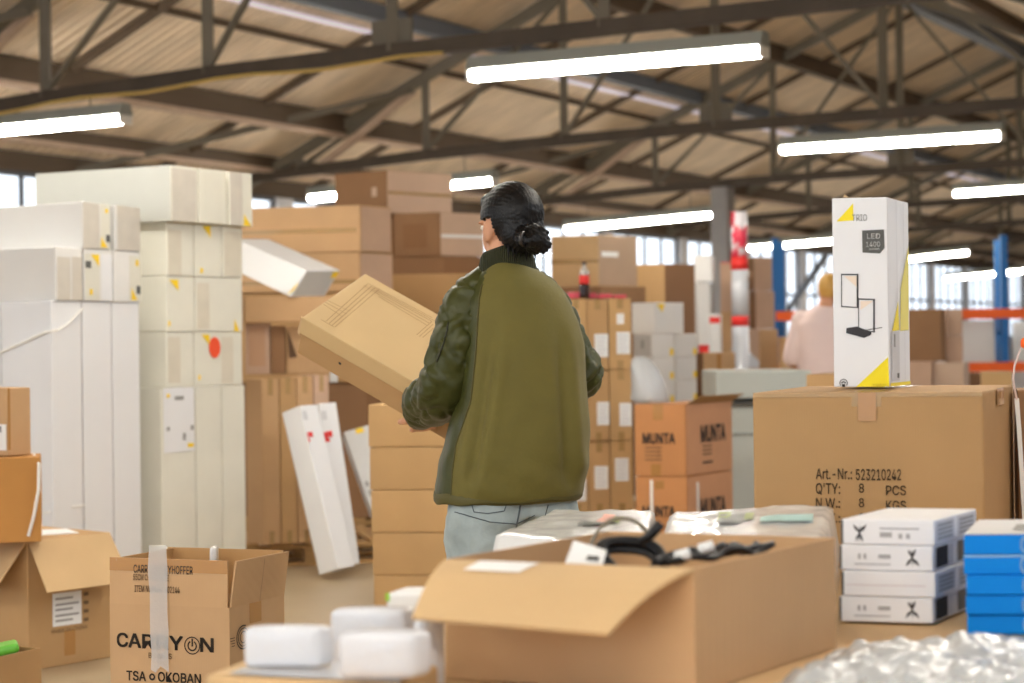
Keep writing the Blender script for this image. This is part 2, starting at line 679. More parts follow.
wr_ = MB().hexa([hall(WA, 22.5, 0), hall(WA, 22.7, 0), hall(WB, 22.7, 0), hall(WB, 22.5, 0)], [hall(WA, 22.5, 4.3), hall(WA, 22.7, 4.3), hall(WB, 22.7, 4.3), hall(WB, 22.5, 4.3)])  # unseen wall added behind the camera, height set to shape the sky fill
tag(wr_.build('wall_right', wall_m), kind='structure')
# diagonal wind braces standing in the far windows
for i, (a, b) in enumerate((((789, 309), (826, 256)), ((838, 256), (872, 309)))):
    def on_wall(u, v, s=.25):
        r = P(u, v, 1) - Vector((0, 0, CAMZ))
        nrm = E2
        q = hall(0, s, 0)
        t = (q.x * nrm.x + q.y * nrm.y) / (r.x * nrm.x + r.y * nrm.y)
        return Vector((0, 0, CAMZ)) + r * t
    t_ = MB().bar(on_wall(*a), on_wall(*b), .12, .12).build('trim_%d' % (i + 1), fr_m)
    tag(t_, kind='structure')


# ------------------------------------------------------------------ roof trusses
def chord_z(s):
    return CAMZ + 2.57 - (.24 * ((7.5 - s) / 7.5) ** 2 if s < 7.5 else 0)


def truss(w, label, small=False):
    t = empty('roof_truss', hall(w, 7.5, chord_z(7.5)), label, 'truss', 'steel trusses under the roof')
    nodes = [.35, 1.2, 3.3, 5.4, 7.5, 9.6, 11.7, 13.8, 14.4]
    m = MB()
    for a, b in zip(nodes[:-1], nodes[1:]):
        m.bar(hall(w, a, chord_z(a)), hall(w, b, chord_z(b)), .11, .13)
    m.build('bottom_chord', STEELD, t)
    for a, b in ((.1, 7.5), (7.5, 14.9)):
        MB().bar(hall(w, a, roof_z(a) - .17), hall(w, b, roof_z(b) - .17), .1, .14).build('rafter', STEEL, t)
    for i, s in enumerate(nodes[1:-1]):
        MB().bar(hall(w, s, chord_z(s)), hall(w, s, roof_z(s) - .12), .11 if s == 7.5 else .085, .1).build('king_post' if s == 7.5 else 'web_post', STEEL, t)
    for i in range(1, 4 if w < 10 else 1):
        a, b = nodes[i], nodes[i + 1]
        MB().bar(hall(w, a, chord_z(a) + .05), hall(w, b, roof_z(b) - .2), .05, .05).build('web_diagonal', STEEL, t)
        a, b = 15 - nodes[i], 15 - nodes[i + 1]
        MB().bar(hall(w, a, chord_z(a) + .05), hall(w, b, roof_z(b) - .2), .05, .05).build('web_diagonal', STEEL, t)
    MB().box(hall(w, 7.5, chord_z(7.5) + .1), .42, .03, .36, Matrix.Rotation(math.atan2(E2.y, E2.x), 3, 'Z')).build('gusset_plate', STEEL, t)
    # wind braces in the plane of the roof, from this truss's third node to the eaves
    if w < 10:
        MB().bar(hall(w, 3.1, roof_z(3.1) - .24), hall(w - 3.3, .2, roof_z(.2) - .2), .07, .09).build('wind_brace', STEEL, t)
        MB().bar(hall(w, 3.1, roof_z(3.1) - .26), hall(w, 1.6, chord_z(1.6) + .06), .08, .09).build('knee_brace', BAT, t)
    return t


TW = [-13.8, -6.9, 0, 6.9, 13.8, 20.7, 27.6]
TL = ['grey steel roof truss directly above the open carton of cables, before all other trusses',
      'grey steel roof truss nearest the camera, carrying the lamp above the person in green',
      'dark steel roof truss second from the front, carrying the lamp above the lamp box',
      'dark steel roof truss third from the front, chord just above the lamp box',
      'steel roof truss fourth from the front, small and dim behind the tall white lamp box',
      'steel roof truss fifth from the front, above the blue and orange rack',
      'farthest dim steel roof truss above the bright end of the hall']
for w, l in zip(TW, TL):
    if w == -13.8:
        continue
    truss(w, l)
# yellow cable slung along the nearest truss
pts = []
for i in range(15):
    s = 2.2 + i * .42
    pts.append(hall(-6.9, s, chord_z(s) - .09 - .02 * math.sin(i * 1.3)) - E1 * .09)
tag(MB().tube(pts, .017, 6).build('power_cable', mat('yellow cable', (206, 176, 96), rough=.5), smooth=True), 'yellow power cable tied along the underside of the nearest roof truss', 'cable')


# ------------------------------------------------------------------ fluorescent lamps
def lamp(a, b, label, up=.22, group='fluorescent lamps hanging from the trusses'):
    a, b = Vector(a), Vector(b)
    ax = (b - a).normalized()
    side = ax.cross(Vector((0, 0, 1))).normalized()
    upv = side.cross(ax).normalized()
    c = (a + b) / 2
    t = empty('fluorescent_lamp', c, label, 'lamp', group)

    def prism(p, q, prof):
        m = MB()
        n = len(prof)
        m.add([p + side * x + upv * y for x, y in prof] + [q + side * x + upv * y for x, y in prof],
              [list(range(n))[::-1], list(range(n, 2 * n))] + [[i, (i + 1) % n, (i + 1) % n + n, i + n] for i in range(n)])
        return m
    prism(a - ax * .03, b + ax * .03, [(-.10, .075), (.10, .075), (.06, .19), (-.06, .19)]).build('housing', HOUSING, t)
    for k in (-.045, .045):
        MB().tube([a + side * k + upv * .03, b + side * k + upv * .03], .034, 10).build('fluorescent_tube', TUBEM, t)
    for p, sgn in ((a, -1), (b, 1)):
        MB().bar(p + upv * .03 + ax * sgn * .03, p + upv * .03 + ax * sgn * .002, .17, .085).build('end_cap', mat('lamp end white', (235, 235, 232), rough=.4), t)
    L = (b - a).length
    for k in (.15, .85):
        p = a + ax * L * k + upv * .18
        MB().tube([p, p + Vector((0, 0, up))], .006, 6).build('hanger', STEELD, t)
    return t


def truss_y(w, u, v):
    """depth where the picture column u meets the plane of truss w"""
    q = hall(w, 7.5, 0)
    r = P(u, v, 1) - Vector((0, 0, CAMZ))
    return (q.x * E1.x + q.y * E1.y) / (r.x * E1.x + r.y * E1.y)


def plamp(w, u0, v0, u1, v1, label, dd=0.0, up=.22):
    return lamp(P(u0, v0, truss_y(w, u0, v0) + dd), P(u1, v1, truss_y(w, u1, v1) + dd), label, up)


plamp(-6.9, -85, 142, 124, 123, 'lit fluorescent lamp cut off by the left edge of the photo', up=.2)
plamp(-6.9, 474, 80, 762, 56, 'largest lit fluorescent lamp, high above the person in the green jacket', up=.18)
plamp(0, 783, 153, 1001, 139, 'lit fluorescent lamp above the tall white lamp box', up=.14)
plamp(0, 312, 201, 494, 184, 'lit fluorescent lamp half hidden behind the topmost brown cartons, left of the black hair', up=.25)
plamp(6.9, 567, 231, 714, 217, 'lit fluorescent lamp right of the black hair bun, above the carton stacks', up=.35)
plamp(6.9, 956, 196, 1092, 187, 'lit fluorescent lamp at the right edge, above the blue rack post', up=.2)
plamp(13.8, 749, 250, 868, 240, 'lit fluorescent lamp just left of the tall white lamp box', up=.5)
plamp(20.7, 860, 266, 969, 254, 'lit fluorescent lamp just right of the tall white lamp box', up=.65)
plamp(27.6, 946, 280, 1048, 270, 'farthest lit fluorescent lamp, crossing behind the blue rack post', up=.45)
# unseen lamps added overhead along the same rows, to light the person
for i, (w, s) in enumerate(((-13.8, 7.4), (-13.8, 11.2), (-13.8, 15.4), (-20.7, 9.0), (-20.7, 12.6), (-20.7, 16.2), (-6.9, 1.2))):
    if w == -6.9:
        continue
    a, b = hall(w, s - 1.2, CAMZ + 2.3), hall(w, s + 1.2, CAMZ + 2.3)
    lamp(a, b, 'lit fluorescent lamp overhead, above and behind the camera', .2, 'lamps overhead out of the frame')

# concrete column under the third truss
pc = P(723, 235, truss_y(6.9, 723, 235))
s_col = 7.5 + (pc - hall(6.9, 7.5, 0)).dot(E2)
co = MB().box(hall(6.9, s_col, (chord_z(s_col) - .065) / 2), .3, .3, chord_z(s_col) - .065, Matrix.Rotation(math.atan2(E2.y, E2.x), 3, 'Z')).build(
    'column', mat('grey concrete', (158, 158, 160), rough=.8, var=.06))
bevel(co, .015)
tag(co, kind='structure')


# ================================================================== LEFT: WHITE CARTON STACKS
GA = 'white cartons stacked at the left edge'
# stack A, far right end at column 141
EA = (141, 9.0)
zA = [P(141, v, 9.0).z for v in (208, 252.5, 303)]
kw = dict(bulge=.002, bev=.004)
a_up = row(EA, 33, 22, [(82, 111), (114, 141)], zA[1] + .002, zA[0], 1.35,
           ['long white carton, top of the left white stack, its flank facing left', 'white carton end, top right of the left white stack beside the gap'], WHITE, GA, vm=228, **kw)
a_mid = row(EA, 33, 22, [(55, 83), (83, 113), (113, 141)], zA[2] + .002, zA[1], 1.3,
            ['long white carton in the second layer of the left white stack, left one', 'white carton with yellow corner print, middle of the second layer of the left white stack',
             'white carton in the second layer of the left white stack, right one'], WHITE, GA, vm=278, **kw)
a_tall = row(EA, 33, 22, [(52, 83), (83, 113), (113, 141)], 0, zA[2], .34,
             ['tall white carton under the left white stack, nearest corner one', 'tall white carton under the left white stack, middle one',
              'tall white carton under the left white stack, right one beside the cream stack'], WHITE2, GA, vm=430, **kw)
e = a_tall[0]
dl = (e.l - e.n).normalized()
dr_ = (e.r - e.n).normalized()
n2 = e.l + dl * .006
Box('carton', 'tall white carton at the left edge behind the small brown carton with a label', 'box', n2, n2 + dl * .5, n2 + dr_ * .4, 0, zA[2], WHITE2, group=GA, **kw)
# print on stack A
a_up[0].R.patch_px('end_panel', 83, 203, 99, 249, PANEL)
a_up[0].R.patch_px('label', 100, 203, 109.5, 249, CREAM)
f = a_up[0].R
f.poly('yellow_print', [f.px(100.5, 237), f.px(107, 247.5), f.px(100.5, 247.5)], YELLOW, .003)
f.patch_px('dark_print', 105.5, 235, 109.5, 242, GREYD, .003)
f.patch_px('yellow_print', 104.5, 209, 107.5, 213, YELLOW, .003)
a_up[1].R.patch_px('end_panel', 117, 205, 140, 250, PANEL)
a_mid[0].R.patch_px('end_panel', 57, 257, 70, 300, PANEL)
a_mid[0].R.patch_px('end_panel', 71.5, 257, 82, 300, PANEL)
f = a_mid[1].R
f.patch_px('label', 84.5, 254, 99, 300, CREAM)
f.poly('yellow_print', [f.px(90.5, 254.5), f.px(98.5, 254.5), f.px(98.5, 267)], YELLOW, .003)
f.patch_px('dark_print', 85, 261, 90.5, 268, GREYD, .003)
f.patch_px('yellow_print', 89, 289, 92, 295, YELLOW, .003)
f.patch_px('label', 101, 254, 112, 300, WHITE2)
f = a_mid[2].R
f.patch_px('label', 129, 256, 140.5, 300, CREAM)
f.poly('yellow_print', [f.px(131, 288), f.px(137, 300), f.px(131, 300)], YELLOW, .003)
f.patch_px('dark_print', 136, 286, 140, 294, GREYD, .003)
f.patch_px('yellow_print', 135, 260, 138, 266, YELLOW, .003)
# loose white strap sagging across the tall cartons
f1 = a_tall[0].L
f2 = a_tall[0].R
pts = [f1.pt(*f1.px(2, 353), .02), f1.pt(*f1.px(26, 342), .018), f1.pt(*f1.px(48, 332), .02), f2.pt(*f2.px(53, 330), .03), f2.pt(*f2.px(66, 323), .016), f2.pt(*f2.px(81, 308), .012)]
MB().tube(pts, .005, 6).build('strap', STRAPM, a_tall[0].o)
f3 = a_tall[2].R
mbs = MB()
pp = [a_tall[0].L.pt(*a_tall[0].L.px(30, 515), .012), a_tall[0].L.pt(*a_tall[0].L.px(50, 512), .012), a_tall[0].R.pt(*a_tall[0].R.px(82, 505), .012)]
mbs.tube(pp, .005, 6)
mbs.build('strap', STRAPM, a_tall[0].o)

# stack B, far right end at column 253
GB = 'cream white cartons in the tall stack'
dB = 9.7
zB = [P(250, v, dB).z for v in (174, 227)] + [P(243, v, dB).z for v in (278.5, 332, 385)]
b0 = row((253, dB), 26, 33, [(170, 198.5), (198.5, 227), (229, 253)], zB[1] + .002, zB[0], 1.4,
         ['long cream carton on top of the tall cream stack, grey flank to the left', 'cream white carton on top of the tall cream stack, middle one',
          'cream white carton with yellow corner, top right of the tall cream stack'], CREAM, GB, vm=200, uL=36, **kw)
b1 = row((243, dB), 26, 33, [(166, 194), (194, 222), (222, 243)], zB[2] + .002, zB[1], .8,
         ['cream carton in the second layer of the tall cream stack, left one', 'cream carton with a yellow triangle, second layer of the tall cream stack',
          'cream carton beside the slanting white carton, second layer of the tall cream stack'], CREAM, GB, vm=253, **kw)
b2 = row((243, dB), 26, 33, [(166, 195), (195, 243)], zB[3] + .002, zB[2], .8,
         ['cream carton with a yellow triangle on its end, third layer of the tall cream stack', 'wide cream carton with a yellow lower corner, third layer of the cream stack'], CREAM, GB, vm=305, **kw)
b3 = row((243, dB), 26, 33, [(166, 194), (194, 243)], zB[4] + .002, zB[3], .8,
         ['cream carton directly left of the one with the orange red sticker', 'wide cream carton with an oval orange red sticker'], CREAM, GB, vm=358, **kw)
b4 = row((246, dB), 26, 33, [(161, 196), (196, 222.5), (222.5, 246)], 0, zB[4], .5,
         ['tall cream carton with a white instruction sheet, under the tall cream stack', 'tall cream carton under the tall cream stack, middle one',
          'tall cream carton under the tall cream stack, right one'], CREAM, GB, vm=460, **kw)
b0[0].L.patch('side_panel', 0, 0, 1, 1, mat('grey carton flank', (188, 188, 180), rough=.6, var=.03))  # darker grey paints the shade on the flank turned from the light
f = b0[0].R
f.patch_px('end_panel', 172, 169, 196, 221, PANEL)
b0[1].R.patch_px('label', 204, 172, 221, 222, CREAM)
b0[2].R.patch_px('end_panel', 230, 172, 242, 225, PANEL)
f = b0[2].R
f.poly('yellow_print', [f.px(243.5, 214), f.px(251, 226), f.px(243.5, 226)], YELLOW, .003)
for bx, a, b, t, bt in ((b1[0], 168, 181, 230, 276), (b2[1], 197, 209, 283, 329), (b3[0], 168, 180, 337, 383), (b3[1], 221, 233, 337, 383), (b1[2], 224, 241, 232, 276)):
    bx.R.patch_px('end_panel', a, t, b, bt, mat('yellowed panel', (214, 206, 188), rough=.6, var=.06, vscale=9))
for bx, pts in ((b1[1], ((202, 226), (210, 226), (210, 238))), (b2[0], ((168.5, 279.5), (178, 279.5), (178, 291))), (b3[1], ((201, 334.5), (209, 334.5), (209, 345))),
                (b2[1], ((234, 319), (239, 331), (234, 331)))):
    bx.R.poly('yellow_print', [bx.R.px(*p) for p in pts], YELLOW, .003)
for bx, r in ((b1[1], (200, 268, 202.5, 273)), (b2[0], (168, 321, 170, 326)), (b3[1], (198, 375, 200, 380))):
    bx.R.patch_px('yellow_print', *r, YELLOW, .003)
f = b3[1].R
f.poly('round_sticker', [f.px(214 + 5.8 * math.cos(t * math.pi / 14), 347.5 + 10.6 * math.sin(-t * math.pi / 14)) for t in range(28)], ORANGEP, .004)
f = b4[0].R
f.patch_px('instruction_sheet', 163, 387, 194, 452, WHITE2, .003)
for q in ((166, 394, 169, 397.5, YELLOW), (187, 443, 193, 447, YELLOW), (190, 425, 193, 430, GREYP), (166, 427, 169, 431, GREYP), (182, 433, 185, 440, GREYP), (174, 396, 183, 400, GREYP)):
    f.patch_px('small_print', q[0], q[1], q[2], q[3], q[4], .005)

# ================================================================== LEFT FOREGROUND BROWN BOXES


def flap(face, a0, a1, length, ang, name, m, b=1.0, taper=.0, th=.004, parent=None, shear=0):
    """a flap hinged on the top edge of a face; ang from the upright: 0 stands up, 180 hangs down outside"""
    up = face.B.normalized()
    n = face.N
    d = up * math.cos(R(ang)) + n * math.sin(R(ang))
    p, q = face.pt(a0, b), face.pt(a1, b)
    t = (q - p).normalized()
    p2, q2 = p + d * length + t * taper, q + d * length - t * (taper - shear)
    nn = t.cross(d).normalized() * th
    mb = MB().hexa([p, q, q + nn, p + nn], [p2, q2, q2 + nn, p2 + nn])
    o = mb.build(name, m, parent or face.parent)
    bm = bmesh.new()
    bm.from_mesh(o.data)
    bmesh.ops.recalc_face_normals(bm, faces=bm.faces)
    bm.to_mesh(o.data)
    bm.free()
    return o, Face(p, q - p, d * length, 0, o)


GL = 'brown cartons piled at the left edge'
fc = vbox('open_carton', 'brown open carton with flaps folded out, under the amber carton on the floor', 'box', 26, 7.06, None, 109.5, C_OCHRE, vt=541, zb=0, aL=40, aR=42, wL=.5,
          group=GL)
_, ff = flap(fc.R, .01, .99, .235, 144, 'flap', C_LIGHT, taper=-.005)
_, ff2 = flap(fc.L, .01, .99, .235, 140, 'flap', C_LIGHT)
f = fc.R
f.patch_px('shipping_label', 52, 592, 81, 625, PAPER)
for i in range(5):
    f.patch_px('label_print', 54.5, 597 + i * 5.5, 72 + (i % 2) * 6, 599 + i * 5.5, GREYP, .004)
for i in range(4):
    f.patch_px('ink_mark', 83, 592 + i * 8.5, 88, 595.5 + i * 8.5, INK2)
f.text_px('ink_mark', 'MADE IN CHINA', 51, 627, 87, 631, INK2)
f.patch_px('packing_tape', 64, 630, 75, 655, TAPE)
ztop = fc.zt
MB().box(Vector((fc.n.x - .02, fc.n.y + .28, ztop + .003)), .26, .2, .003, Matrix.Rotation(.5, 3, 'Z')).build('document', PAPER)
tag(D.objects['document'], 'white sheet of paper lying on the open carton under the amber box', 'paper')
dd = (CAMZ - ztop) * 1800 / (537.5 - 341.5)
am = vbox('carton', 'amber brown carton with a white strap, standing on the open carton at the left edge', 'box', 39.5, dd, None, None, C_DEEP, vt=457, zb=ztop + .006, aL=-14, aR=-14, wL=.36, wR=.26, group=GL)
pts = [P(34, 455, dd + .12), P(39, 464, dd - .012), P(38.5, 490, dd - .02), P(34, 515, dd - .02), P(28.5, 536, dd - .012)]
MB().tube(pts, .0065, 6).build('strap', STRAPM, am.o)
d3 = (CAMZ - am.zt) * 1800 / (451 - 341.5)
sm = vbox('carton', 'small brown carton with a white label, topmost of the pile at the left edge', 'box', 7, d3, None, 30, C_TAN, vt=388, zb=am.zt + .004, aL=40, aR=38, wL=.2, group=GL)
sm.L.patch_px('shipping_label', -12, 424, 7, 450, PAPER, .003)
sm.L.patch_px('label_print', -12, 426, 3, 432, GREYP, .005)
sm.R.patch_px('packing_tape', 7, 388, 10, 450, TAPE)

# small open box with a green packet, bottom left
ob = P(41, 648, 5.6)
drn = Vector((math.sin(R(30)), math.cos(R(30))))
dln = Vector((-math.cos(R(30)), math.sin(R(30))))
far = Vector((ob.x, ob.y))
near = far - drn * .38
sb = Box('open_carton', 'low open carton holding a green packet, bottom left corner of the photo', 'box', near, near + dln * .3, far, 0, ob.z, C_OCHRE, group=GL, top=False, bulge=0, bev=0)
mm = sb.o.modifiers.new('wall', 'SOLIDIFY')
mm.thickness = .006
mm.offset = -1
gm = mat('green packet', (104, 190, 62), rough=.35)
c = (near + far) / 2 + dln * .1
gp = MB()
c = (near + far) / 2 + dln * .1
g0 = P(14, 646, 5.52)
c = Vector((g0.x, g0.y)) + dln * .075
gp.bar(Vector((c.x - .06, c.y - .01, .325)), Vector((c.x + .06, c.y + .03, .345)), .10, .03)
gpo = gp.build('packet', gm, origin=Vector((c.x, c.y, .2)))
bevel(gpo, .012, 3)
tag(gpo, 'bright green packet lying in the low open carton, bottom left', 'packet')
MB().bar(Vector((c.x - .05, c.y - .035, .338)), Vector((c.x + .01, c.y - .015, .348)), .03, .012).build('white_stripe', PAPER, gpo)
MB().bar(Vector((c.x - .045, c.y + .01, .340)), Vector((c.x - .005, c.y + .025, .347)), .025, .014).build('blue_stripe', mat('blue print', (50, 90, 190)), gpo)
# filling that carries the packet
fl_ = MB().box(Vector((c.x, c.y, .16)), .09, .09, .294, Matrix.Rotation(-.5, 3, 'Z')).build('carton', C_TAN)
tag(fl_, 'small brown carton inside the low open carton, under the green packet', 'box')

# ================================================================== CARRY-ON CARTON
zf = .57
d0 = 1800 * (CAMZ - zf) / (604.7 - 341.5)
cy = vbox('open_carton', 'open brown suitcase carton with upright flaps and hanging white tape, on the floor', 'box', 226, d0, 106.5, 281, C_TAN, zt=zf, zb=0, aL=19, aR=26.5, bulge=0, bev=0, top=False)
so = cy.o.modifiers.new('wall', 'SOLIDIFY')
so.thickness = .007
so.offset = -1
FLH = .125
_, fF = flap(cy.L, .0, .985, FLH, -2, 'flap', C_TAN, th=-.005)
_, fR = flap(cy.R, .03, 1.0, FLH, 9, 'flap', C_TAN, th=-.005)
flap(cy.K, .0, 1, FLH, 1, 'flap', C_INNER, th=-.005)
flap(cy.S, .02, .98, FLH, -8, 'flap', C_INNER, th=-.005)
fF.patch('packing_tape', 0, .72, 1, 1.0, TAPE)
fR.patch('ink_mark', .52, .0, .525, .95, INK2)
cyi = INK
fF.text_px('printed_text', 'CARRYON SKYHOFFER', 134, 565.5, 193, 573.5, cyi, .02)
fF.text_px('printed_text', '55CM CHAMPAGNE', 133.5, 574.5, 169, 580.5, INK2, .02)
fF.text_px('printed_text', 'ITEM NUMBER: 602144', 135, 586, 180, 592.5, INK2, .02)
L_ = cy.L


def st(u0, v0, u1, v1, fc):
    um, vm = (u0 + u1) / 2, (v0 + v1) / 2
    return fc.px(u0, vm)[0], fc.px(um, v1)[1], fc.px(u1, vm)[0], fc.px(um, v0)[1]


for ch, u0, u1 in (('C', 117.5, 128), ('A', 129, 141), ('R', 143, 154), ('R', 157, 168.5), ('Y', 170, 183), ('N', 201, 213.5)):
    sl = (u0 - 117) * .062
    L_.text_px('printed_text', ch, u0, 633 + sl, u1, 646.5 + sl, INK, .035)


def ring(fc, u, v, r0, r1, m, a0=0, a1=360, parent=None, off=.002, sx=1.0):
    vv, ff_ = [], []
    n = 32
    a, b = fc.px(u, v)
    la, lb = fc.A.length, fc.B.length
    for i in range(n + 1):
        t = R(a0 + (a1 - a0) * i / n)
        for r in (r0, r1):
            vv.append(fc.pt(a + r * math.cos(t) / la, b + r * math.sin(t) / lb, off))
    for i in range(n):
        ff_.append([2 * i, 2 * i + 1, 2 * i + 3, 2 * i + 2])
    return mesh_obj('printed_mark', vv, ff_, m, parent or fc.parent)


pxm = d0 / 1800
ring(L_, 192.5, 645.5, 7.9 * pxm, 9.0 * pxm, INK)
ring(L_, 192.5, 645.8, 3.9 * pxm, 5.4 * pxm, INK, 115, 425)
L_.patch_px('printed_mark', 191.7, 638.5, 193.3, 646.5, INK)
L_.text_px('printed_text', 'BE BAGS', 149, 653, 172, 658.5, INK2, .01)
L_.text_px('printed_text', 'TSA', 127, 671, 146, 680.5, INK, .03)
L_.text_px('printed_text', 'OKOBAN', 158.5, 673, 201, 682.5, INK, .03)
ring(L_, 152.5, 676.8, 1.7 * pxm, 3.6 * pxm, INK)
Rf = cy.R
ring(Rf, 243, 637, 11.2 * pxm, 12.4 * pxm, INK, 70, 400)
ring(Rf, 243, 637, 8.6 * pxm, 9.6 * pxm, INK)
ring(Rf, 243, 637, 5.2 * pxm, 6.1 * pxm, INK)
for i in range(4):
    Rf.patch_px('printed_mark', 229.5 + .6 * i, 638 + i * 2.6, 234.5, 638.7 + i * 2.6, INK)
Rf.patch_px('packing_tape', 249, 600, 261, 622, TAPE)
# milky tape hanging over the front flap
v, ff_ = [], []
cols = [(151, 168), (150, 168.5), (149.7, 168.5), (150.8, 168.8), (151.5, 169.2), (152, 169.6), (152.5, 170), (153, 170.2)]
rows_ = [545, 552, 570, 592, 612, 632, 652, 669]
for (ua, ub), vv_ in zip(cols, rows_):
    for i in range(5):
        u = ua + (ub - ua) * i / 4
        fcx = fF if vv_ < 604 - (226 - u) * .07 else L_
        end = (3.5 * math.sin(i * 2.1) if vv_ == 669 else 0)
        a, b = fcx.px(u, vv_ + end)
        v.append(fcx.pt(a, b, .008 + .003 * math.sin(vv_ * .2 + i)))
for j in range(len(rows_) - 1):
    for i in range(4):
        k = j * 5 + i
        ff_.append([k, k + 5, k + 6, k + 1])
mesh_obj('loose_tape', v, ff_, WTAPE, cy.o, smooth=True)
# inside packing so the box is not an empty shaft
pk = MB().hexa([Vector((p.x, p.y, .012)) for p in ((cy.n * .9 + cy.b * .1), (cy.r * .9 + cy.l * .1), (cy.b * .9 + cy.n * .1), (cy.l * .9 + cy.r * .1))],
               [Vector((p.x, p.y, .36)) for p in ((cy.n * .9 + cy.b * .1), (cy.r * .9 + cy.l * .1), (cy.b * .9 + cy.n * .1), (cy.l * .9 + cy.r * .1))]).build('carton', C_INNER)
bevel(pk, .004)
tag(pk, 'brown carton deep inside the open suitcase carton', 'box')
pb = MB()
cc = Vector((P(212, 545, 5.03).x - .03, 5.03 + .05))
pb.bar(Vector((cc.x + .03, cc.y - .05, .365)), Vector((cc.x + .035, cc.y - .045, .708)), .05, .02)
pbo = pb.build('plastic_bag', BAGM, origin=Vector((cc.x, cc.y, .365)))
bevel(pbo, .012, 3)
tag(pbo, 'crumpled white plastic bag sticking up at the back of the suitcase carton', 'bag')

# ================================================================== MIDDLE: BROWN CARTONS ON PALLETS


def pallet(name_, label, c, yaw, sx=1.2, sy=.8):
    t = empty('pallet', c, label, 'pallet', 'wooden pallets under the cartons', yaw=yaw)
    M = Matrix.Rotation(yaw, 3, 'Z')
    for i in range(7):
        MB().box(c + M @ Vector(((i - 3) * (sx - .1) / 6, 0, .13)), .12, sy, .02, M).build('deck_board', WOOD, t)
    for j in (-1, 0, 1):
        MB().box(c + M @ Vector((0, j * (sy - .1) / 2, .11)), sx, .1, .02, M).build('stringer_board', WOOD, t)
        for i in (-1, 0, 1):
            MB().box(c + M @ Vector((i * (sx - .12) / 2, j * (sy - .1) / 2, .06)), .12, .1, .08, M).build('block', WOOD, t)
        MB().box(c + M @ Vector((0, j * (sy - .1) / 2, .01)), sx, .1, .02, M).build('bottom_board', WOOD, t)
    return t


def cpl(u, v, d):
    p = P(u, v, d)
    return Vector((p.x, p.y, 0))


yawp = R(-12)
PZ = .14
pallet('p', 'wooden pallet under the tall brown cartons, behind the two leaning white cartons', cpl(303, 550, 10.72), R(16), 1.25, .85)
GM = 'tall narrow brown cartons on the pallet'
T0 = P(262, 450, 10.15)
tb = []
specs = ['tall brown carton at the left end of the row on the pallet', 'tall brown carton, second of the row on the pallet', 'tall brown carton, third of the row on the pallet behind the leaning white cartons',
         'tall brown carton at the right end of the row on the pallet']
spans = [(262, 280), (280.5, 297), (297.5, 314), (314.5, 330)]
mats4 = [C_TAN, C_OCHRE, C_TAN, C_PINK]
dlm = Vector((-math.cos(R(50)), math.sin(R(50))))
drm = Vector((math.cos(R(16)), math.sin(R(16))))
T0 = Vector((T0.x, T0.y))
dlm = Vector((-math.sin(R(42)), math.cos(R(42))))
for (a, b), l, m in zip(spans, specs, mats4):
    n_ = T0 + drm * (along(T0, drm, a, 450) + .002)
    r_ = T0 + drm * (along(T0, drm, b, 450) - .002)
    x = Box('carton', l, 'box', n_, n_ + dlm * (.16 if a == 262 else .16), r_, PZ + .001, 1.075 + .006 * len(tb), m, group=GM)
    tb.append(x)
    x.R.patch('packing_tape', .35, .9, .65, 1, CTAPE)
    x.R.patch('packing_tape', .35, 0, .65, .08, CTAPE)
# boxes on top of the tall row
zt2 = tb[3].zt + .006
c1 = vbox('carton', 'square brown carton with a printed panel, above the tall row on the pallet', 'box', 245, 10.3, None, 269.5, C_PINK, vt=323, zb=zt2, aL=84, aR=74, wL=.25, group='brown cartons above the tall row')
c1.R.patch_px('printed_panel', 249, 328, 265, 366, mat('tan panel', (188, 148, 116), rough=.75))
c2 = vbox('carton', 'narrow dark brown carton standing between the square carton and the one with a bent flap', 'box', 271, 10.36, None, 285, C_DARK, vt=326, zb=zt2, aL=84, aR=74, wL=.25, group='brown cartons above the tall row')
c3 = vbox('open_carton', 'brown carton with a bent dark flap, above the tall row on the pallet', 'box', 287, 10.4, None, 330, C_TAN, vt=327, zb=zt2, aL=84, aR=74, wL=.25, group='brown cartons above the tall row')
f = c3.R
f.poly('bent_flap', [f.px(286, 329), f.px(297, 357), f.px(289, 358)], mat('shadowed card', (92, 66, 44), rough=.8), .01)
sl_ = vbox('carton', 'flat wide brown carton under the slanting white carton', 'box', 245, 10.22, None, 352, C_TAN, vt=297, vb=322, aL=20, aR=74, wL=.14, group='brown cartons above the tall row')
# slanting white carton: end face, flank and top
O = P(290.5, 297, 10.25)
Ax = P(244, 275, 10.62) - O
Ax = Ax * 1.55
Az = P(305, 270, 10.28) - O
Ay = P(324.5, 296, 10.5) - O
Az = (Az - Ax * (Az.dot(Ax) / Ax.dot(Ax)))
wsl = obox('carton', 'long white carton lying slanted on the brown cartons, right of the tall cream stack', 'box', O, Ax, Ay, Az, WHITE2)
n_ = Az.cross(Ax).normalized()
fa = Face(O + Ax, -Ax, Az, 0, wsl)
fa.poly('yellow_print', [fa.px(287, 296), fa.px(297.5, 292), fa.px(299, 282)], YELLOW, .003)
fe = Face(O, Ay, Az, 0, wsl)
fe.patch('end_panel', .04, .04, .96, .96, mat('grey carton end', (196, 196, 192), rough=.6))
fe.patch('yellow_print', .82, .72, .98, .95, YELLOW, .004)

